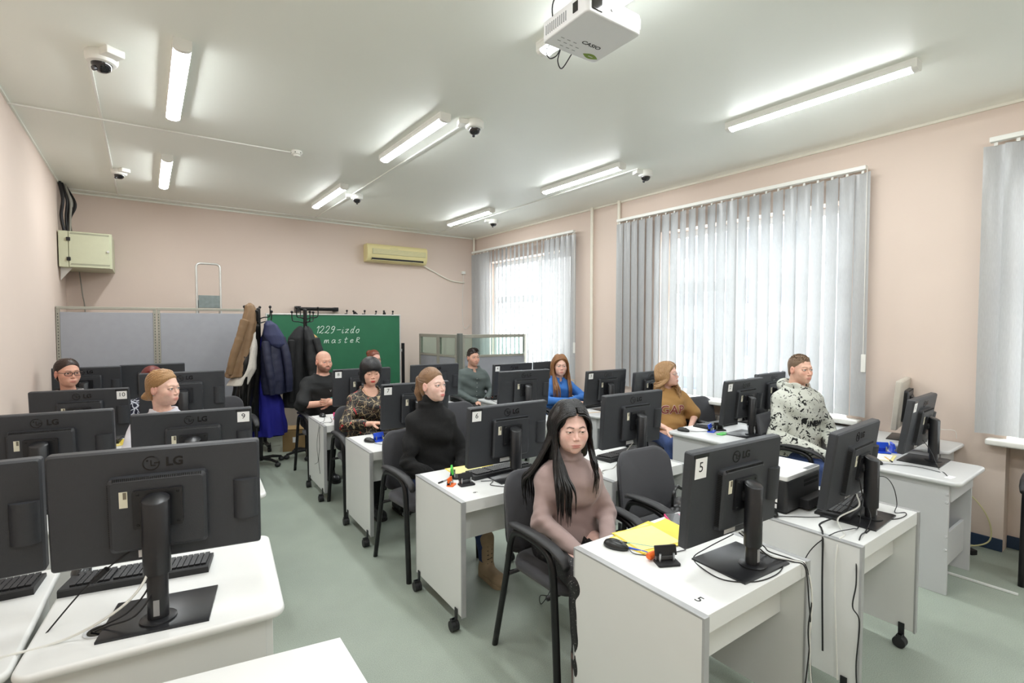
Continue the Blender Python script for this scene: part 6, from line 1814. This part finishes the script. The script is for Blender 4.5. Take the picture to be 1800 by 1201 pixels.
def pen(lab, x, y, ang, m, z=DZ, L_=.14):
    t = thing('pen', lab, 'pen', (x, y, z + .0045), R(ang))
    MB().cyl((-L_ / 2, 0, 0), (L_ / 2 - .012, 0, 0), .0042, n=10).build('barrel', m, t, smooth=True)
    MB().cyl((L_ / 2 - .012, 0, 0), (L_ / 2, 0, 0), .0040, .001, n=10).build('tip', M_steel, t, smooth=True)
    MB().cyl((-L_ / 2 - .002, 0, 0), (-L_ / 2 + .035, 0, 0), .0048, n=10).build('cap', M_ink if m is not M_ink else M_steel, t, smooth=True)
def cord(name, lab, pts, m, r=.0022, cat='cable', group='monitor cables'):
    return tag(MB().tube(smooth_path(pts, 8), r, 6).build(name, m, smooth=True), lab, cat, group)
dz = DZ + .003

# desk five
mouse('black mouse at the left corner of desk five', 1.585, 1.42, 20, [(1.60, 1.33, dz), (1.66, 1.27, dz), (1.72, 1.25, dz), (1.80, 1.23, dz)])
pen('blue ballpoint pen beside the mouse of desk five', 1.628, 1.362, -70, M_bluep)
pen('turquoise pencil under the yellow folder on desk five', 1.675, 1.372, -58, mat('turquoise', (96, 176, 176), .4), L_=.17)
sheet('document_folder', 'upper yellow plastic folder on desk five', 1.80, 1.385, .31, .22, -12, M_yel, curl=.02, z=DZ + .004)
sheet('document_folder', 'lower yellow folder sticking out towards the woman on desk five', 1.775, 1.40, .31, .22, 4, M_yel)
punch('open black hole punch on desk five', 1.64, 1.205, -28, M_ink, M_steel)
tag(MB().box((1.618, 1.262, DZ + .018), (.03, .012, .03), M=None).cyl((1.595, 1.262, DZ + .02), (1.64, 1.262, DZ + .02), .012, n=14).build('tape_holder', M_org, bevel=.003), 'small orange plastic clip behind the open hole punch', 'clip')
ph = thing('mobile_phone', 'phone in a pink case lying on desk five', 'phone', (2.03, 1.44, DZ), R(-35))
MB().prism(rrect(.078, .155, .012, 4), 0, .010).build('case', M_pink, ph, bevel=.003); MB().prism(rrect(.068, .145, .009, 4), .0102, .0108).build('screen', M_scr, ph)
text_obj('desk_number', '5', .05, M_ink, D['5'], (-.268, -.235, DZ + .0006), (0, 0, R(-90)), .0002)
for nm_, k_, px, py in (('6', '6', -.22, -.20), ('8', '9', .30, -.20)):
    text_obj('desk_number', nm_, .04, M_ink, D[k_], (px, py, DZ + .0006), (0, 0, R(-90)), .0002)
cord('cable', 'white cable running from monitor five over the front edge of its desk', [(1.885, 1.04, .835), (1.90, .99, .80), (1.97, .97, .74), (2.06, .925, dz), (2.085, .885, .70), (2.09, .86, .60), (2.08, .86, .40), (2.10, .855, .2), (2.16, .84, .02)], M_cabw, .0032)
cord('cable', 'black cable crossing the white one in front of desk five, left strand', [(1.87, 1.04, .835), (1.90, .98, .79), (1.965, .955, .74), (2.05, .915, dz), (2.07, .878, .70), (2.065, .86, .58), (2.085, .86, .44), (2.05, .86, .25), (1.95, .85, .04)], M_cabk, .0026)
cord('cable', 'black cable crossing the white one in front of desk five, right strand', [(1.89, 1.04, .835), (1.93, .975, .79), (1.985, .975, .75), (2.07, .925, dz), (2.085, .882, .70), (2.09, .86, .58), (2.065, .86, .46), (2.095, .86, .30), (2.11, .85, .05)], M_cabk, .0026)
cord('cable', 'black cable looping round the base of monitor five', [(1.85, 1.05, .83), (1.80, 1.13, .76), (1.765, 1.17, dz), (1.715, 1.10, dz), (1.70, 1.00, dz), (1.78, .925, dz), (1.90, .905, dz), (2.00, .93, dz), (2.03, .985, dz), (1.98, 1.01, .735)], M_cabk)
cord('cable', 'black mains cable sagging under desk five', [(1.50, .93, .30), (1.58, .91, .18), (1.68, .93, .10), (1.80, .95, .04), (1.95, .98, .02)], M_cabk)

# printer desk
pr = thing('laser_printer', 'black multifunction printer with white lid', 'printer', (2.715, 1.315, DZ))
MB().prism(rrect(.37, .30, .018, 4), .012, .165).build('body', mat('printer_black', (34, 35, 37), .42, bump=.1), pr, bevel=.005)
MB().prism(rrect(.355, .285, .01, 3), 0, .012).build('foot_frame', M_ink, pr)
MB().prism(rrect(.37, .30, .012, 4), .166, .190).build('lid', M_dwhite, pr, bevel=.004)
MB().box((.11, -.135, .191), (.14, .022, .001)).build('lid_print', mat('print_grey2', (110, 112, 114), .6), pr)
for cx_, cz_, w_, h_ in ((-.04, .115, .085, .038), (-.075, .075, .07, .022), (-.012, .072, .018, .020), (.012, .072, .018, .020), (-.05, .042, .125, .022)):
    MB().box((-.1856, -.085 - cx_ * .9, cz_ - .01), (.0012, w_, h_)).build('rating_label', M_paper, pr)
b = MB()
for i in range(14):
    for j in range(2): b.box((.0 + i * .0115, -.1506, .118 + j * .020), (.008, .001, .014))
b.build('vent_slots', M_vent, pr)['kind'] = 'stuff'
MB().box((.06, -.17, .035), (.22, .05, .05)).build('rear_hatch', M_ink, pr, bevel=.006)
keyboard('black keyboard under the monitor beside the printer', 2.90, 1.045, 6)
mouse('black mouse before the printer labels', 2.485, 1.225, -30, [(2.53, 1.14, dz), (2.60, 1.08, dz), (2.70, 1.02, dz)])
cord('cable', 'white cable hanging from monitor beside the printer', [(2.77, .95, .83), (2.74, .93, .78), (2.62, .97, .74), (2.55, .93, dz), (2.50, .90, dz), (2.43, .90, .69), (2.412, .90, .5), (2.408, .88, .1)], M_cabw, .0036)
cord('cable', 'thick black cable hanging left of the white one beside the printer', [(2.76, .95, .83), (2.68, .97, .75), (2.56, 1.02, dz), (2.49, .99, dz), (2.43, .96, .70), (2.41, .95, .5), (2.405, .94, .2)], M_cabk, .0042)
cord('cable', 'black cable arching over the printer desk side', [(2.78, .93, .80), (2.66, .90, dz), (2.56, .89, .73), (2.45, .93, .72), (2.40, 1.0, .63), (2.30, 1.02, .5)], M_cabk)
cord('cable', 'black cable falling down front of the printer desk gable', [(2.79, .93, .82), (2.74, .88, .75), (2.63, .86, dz), (2.52, .845, .72), (2.44, .83, .66), (2.412, .82, .55), (2.41, .83, .45), (2.40, .80, .40), (2.405, .81, .2), (2.41, .80, .03)], M_cabk, .0028)
cord('cable', 'long black cable loop right of the monitor beside the printer', [(2.83, .93, .90), (2.93, .90, .90), (3.04, .90, .86), (3.09, .89, .80), (3.06, .87, .74), (3.0, .86, dz), (3.04, .83, dz), (2.99, .815, dz), (2.90, .83, dz), (2.80, .90, dz)], M_cabk)
cord('cable', 'black cable bundle below the monitor beside the printer', [(2.80, .95, .90), (2.79, .93, .82), (2.80, .915, .75), (2.77, .90, dz), (2.70, .86, dz), (2.60, .85, dz)], M_cabk, .003)

# desk one and the wall desk
sheet('document_folder', 'pale yellow folder on desk one', 4.19, 1.315, .22, .20, 10, M_yelp)
mouse('black mouse on desk one', 3.97, 1.26, -20, [(4.02, 1.17, dz), (4.08, 1.05, dz), (4.05, .93, dz)])
punch('blue hole punch beside monitor one', 4.43, 1.28, 30, M_bluep, M_bluep)
punch('blue plastic tape dispenser on desk one', 4.32, 1.33, -50, M_bluep, M_bluep, s=.9)
pen('yellow pencil on desk one', 4.14, 1.235, 35, mat('pencil_yellow', (226, 176, 70), .5))
keyboard('black keyboard on the wall-side grey desk', 4.74, 1.62, 4, .755)
sheet('desk_label', 'white paper label with handwriting on front edge of desk one', 3.97, .865, .075, .035, -8, M_paper, cat='paper')
cord('cable', 'black cables drooping from monitor one', [(4.27, 1.08, .86), (4.22, 1.02, .80), (4.14, .96, dz), (4.05, .91, dz), (3.98, .88, dz)], M_cabk)
cord('cable', 'thin white cable rising from the wall-side desk', [(4.80, 1.20, .86), (4.88, 1.12, .85), (4.95, 1.06, .84), (4.965, 1.05, .78)], M_cabw, .0018)
cord('cable', 'yellow-grey cable looping at the skirting of the window wall', [(4.93, 1.18, .42), (4.92, .98, .40), (4.93, .86, .25), (4.92, .84, .08), (4.88, .95, .012), (4.86, 1.1, .012)], mat('cable_yellowish', (206, 200, 150), .5), .005)

# desk two
mouse('black mouse on desk two', 3.79, 2.63, 10, [(3.85, 2.55, dz), (3.95, 2.48, dz)])
sheet('papers', 'white papers on desk two before the woman in mustard', 4.05, 2.62, .30, .20, -8, M_paper, cat='paper')
punch('blue and black hole punch on desk two', 3.97, 2.47, 20, M_bluep, M_ink)
punch('black stapler-like punch on desk two', 4.08, 2.46, -30, M_ink, M_ink)
tag(MB().prism(rrect(.13, .06, .02, 3, 3.96, 2.36), DZ, DZ + .008).build('green_tray', M_grn, bevel=.003), 'flat green plastic tray on desk two', 'tray')
keyboard('black keyboard on desk two', 4.24, 2.60, -4)
cord('cable', 'black cable hanging below monitor two', [(4.07, 2.23, .86), (4.06, 2.20, .80), (4.05, 2.18, dz), (3.99, 2.17, dz)], M_cabk)
mouse('black mouse on desk under the middle window', 4.60, 2.54, 0)
keyboard('black keyboard on desk under the middle window', 4.78, 2.52, 4)

# desk six
sheet('document_folder', 'yellow folder behind the keyboard on desk six', 1.69, 2.74, .30, .21, -6, M_yel, curl=.01)
keyboard('black keyboard on desk six', 1.80, 2.615, 2)
punch('black and green stapler on desk six', 1.515, 2.665, 60, M_grn, M_ink, base=M_ink)
punch('black hole punch with grey edge on desk six', 1.50, 2.50, -8, M_ink, M_steel)
punch('small red clip tool on desk six', 1.425, 2.545, 40, M_org, M_ink, s=.55)
pen('grey pen on desk six', 1.445, 2.64, 20, mat('grey_plastic', (150, 150, 152), .4))
cord('cable', 'black cable trailing from punch to front edge of desk six', [(1.60, 2.50, dz), (1.66, 2.46, dz), (1.61, 2.41, dz), (1.66, 2.33, dz), (1.72, 2.27, dz), (1.73, 2.245, .69), (1.74, 2.24, .3)], M_cabk)
cord('cable', 'white cable from monitor six running back over its desk', [(1.80, 2.48, .80), (1.84, 2.44, .76), (1.95, 2.42, dz), (2.02, 2.36, dz), (2.05, 2.24, .69), (2.05, 2.23, .3)], M_cabw, .003)
cord('cable', 'black cable pair under monitor six', [(1.81, 2.48, .80), (1.86, 2.45, .76), (1.96, 2.40, dz), (2.01, 2.33, dz), (2.04, 2.235, .69), (2.03, 2.23, .25)], M_cabk)
# desk right of six
keyboard('black keyboard under the monitor behind the empty chair', 2.74, 2.40, 3)
cord('cable', 'thin grey cable from the monitor behind the empty chair', [(2.69, 2.26, .84), (2.58, 2.24, .79), (2.45, 2.22, dz), (2.32, 2.20, dz), (2.28, 2.01, .68)], M_cabg, .0026)

# desk seven
mouse('black mouse at the corner of desk seven', 1.425, 3.87, 20, [(1.44, 3.78, dz), (1.50, 3.70, dz), (1.60, 3.68, dz), (1.68, 3.72, dz)])
punch('blue hole punch on desk seven', 1.50, 3.85, 10, M_bluep, M_bluep)
punch('black staple remover on desk seven', 1.575, 3.80, 50, M_ink, M_steel, s=.7)
sheet('document_folder', 'yellow folder on desk seven', 1.68, 3.92, .26, .18, 8, M_yel)
keyboard('black keyboard under the hands of the woman with bob', 1.76, 4.02, 2)
# desk eight
mouse('black mouse on desk eight', 1.43, 5.20, 0, [(1.41, 5.06, dz), (1.36, 4.92, dz), (1.318, 4.88, dz), (1.298, 4.86, .66), (1.292, 4.90, .50), (1.29, 4.86, .36), (1.29, 4.98, .30)])
punch('pink hole punch on desk eight', 1.52, 4.98, -5, M_pink, M_bluep)
sheet('document_folder', 'yellow folder on desk eight', 1.66, 5.06, .24, .18, 4, M_yel)
cord('cable', 'black cable dangling down the side of desk eight', [(1.48, 5.10, dz), (1.42, 4.86, dz), (1.335, 4.84, dz), (1.298, 4.83, .66), (1.29, 4.80, .50), (1.29, 4.84, .38), (1.29, 4.80, .25)], M_cabk)
# desks three and four
mouse('black mouse on desk three', 3.84, 4.02, 0); sheet('document_folder', 'kraft paper folder on desk three', 3.86, 3.82, .24, .18, -12, M_kraft)
keyboard('black keyboard on desk three', 4.10, 4.03, 0)
mouse('black mouse on desk four', 3.42, 5.18, 0, [(3.40, 5.05, dz), (3.36, 4.92, dz), (3.34, 4.80, .70), (3.33, 4.70, .6)]); punch('black punch with red button on desk four', 3.50, 5.12, 0, M_ink, M_org, s=.8)
keyboard('black keyboard on desk four', 3.66, 5.15, 0)
keyboard('black keyboard on desk in the far row behind the empty chair', 2.60, 5.24, 0)
# left block
keyboard('black keyboard in the left foreground behind monitor column', -.03, 2.315, -12)
mouse('black mouse in the left foreground', -.215, 2.46, 0)
keyboard('black keyboard cut by the left picture edge', -.55, 2.47, -6)
cord('cable', 'white cable running from the foreground monitor off to the left', [(.00, 1.96, .93), (-.02, 1.90, .86), (-.09, 1.90, .79), (-.22, 1.96, dz + .004), (-.40, 1.97, dz), (-.60, 1.93, dz), (-.72, 1.92, dz)], M_cabw, .0040)
cord('cable', 'black cable with ferrite bead falling from the foreground monitor', [(-.045, 2.01, .93), (-.11, 2.03, .88), (-.18, 2.06, .81), (-.26, 2.06, dz), (-.295, 1.95, dz - .01)], M_cabk, .0026)
tag(MB().cyl((-.115, 2.032, .875), (-.150, 2.048, .838), .009, n=12).build('ferrite_bead', M_ink, smooth=True), 'black ferrite bead on cable of the foreground monitor', 'cable bead')
cord('cable', 'black cable into the desk grommet, nearer strand', [(.0, 1.96, .90), (-.01, 1.92, .83), (-.06, 1.92, .77), (-.12, 1.96, .73), (-.155, 1.975, .715)], M_cabk, .0026)
cord('cable', 'black cable into the desk grommet, farther strand', [(.01, 1.96, .90), (.0, 1.91, .82), (-.045, 1.90, .76), (-.11, 1.945, .73), (-.145, 1.965, .715)], M_cabk, .0026)
sheet('document_folder', 'yellow folder between monitors ten and nine', -.22, 4.98, .22, .20, 10, M_yel, curl=.03)
sheet('document_folder', 'pink-edged paper folder beside the blonde woman', -.12, 3.60, .20, .14, 0, M_pink)
keyboard('black keyboard on desk nine', .22, 3.55, -4); keyboard('black keyboard on desk ten', -.40, 5.07, -8); keyboard('black keyboard on the desk left of desk nine', -.44, 3.62, -4)

# handbag on the empty chair
hb = thing('handbag', 'black leather handbag lying on the empty chair', 'handbag', (2.42, 1.68, .495), R(28))
M_lea = mat('black_leather', (24, 24, 26), .32, bump=.4, bscale=120)
g_ = Grid(np.arange(-.22, .221, .008), np.arange(-.14, .141, .008), np.arange(-.02, .26, .008))
g_.ell((0, 0, .07), (.17, .095, .075), .03); g_.ell((-.05, .01, .12), (.11, .07, .06), .04); g_.ell((.07, -.01, .10), (.09, .07, .06), .04)
V_, Q_ = g_.nets(); V_[:, 2] += .006 * np.sin(40 * V_[:, 0] + 20 * V_[:, 1]); V_[:, 2] = np.maximum(V_[:, 2], 0)
link('bag_body', np_mesh('bag', V_, Q_, [M_lea]), hb)
MB().tube(smooth_path([(-.13, -.03, .15), (-.16, -.05, .24), (-.10, -.04, .275), (-.02, -.03, .24), (.08, -.05, .20), (.14, -.06, .14)], 6), .009, 8).build('handle', M_lea, hb, smooth=True)
MB().tube(smooth_path([(-.11, .04, .16), (-.14, .03, .24), (-.07, .02, .265), (.02, .02, .23), (.10, .0, .19), (.15, -.02, .13)], 6), .008, 8).build('handle', M_lea, hb, smooth=True)
for x_ in (.05, .13): MB().tube([(x_ + .014 * math.cos(a), -.062, .165 - (x_ - .05) * .5 + .014 * math.sin(a)) for a in [2 * PI * i / 12 for i in range(13)]], .0028, 6).build('buckle', M_steel, hb, smooth=True)

# on the floor
tag(MB().box((4.25, .80, .008), (.012, .42, .014), M=None).build('floor_strip', M_dwhite, bevel=.002), 'white plastic strip lying on floor in front of desk one', 'strip')
cord('cable', 'black cable loop on floor under the chair of the woman in mauve', [(1.86, 2.10, .30), (1.86, 2.16, .12), (1.84, 2.22, .012), (1.90, 2.30, .008), (1.96, 2.24, .008), (1.93, 2.14, .10), (1.96, 2.06, .28)], M_cabk)
ps = thing('power_strip', 'dark power strip on floor by the window wall', 'power strip', (4.80, .98, 0), R(60))
MB().box((0, 0, .018), (.22, .05, .036)).build('housing', M_ink, ps, bevel=.006)
for i in range(3): MB().cyl((-.06 + i * .06, 0, .036), (-.06 + i * .06, 0, .0375), .018, n=16).build('outlet', M_vent, ps)
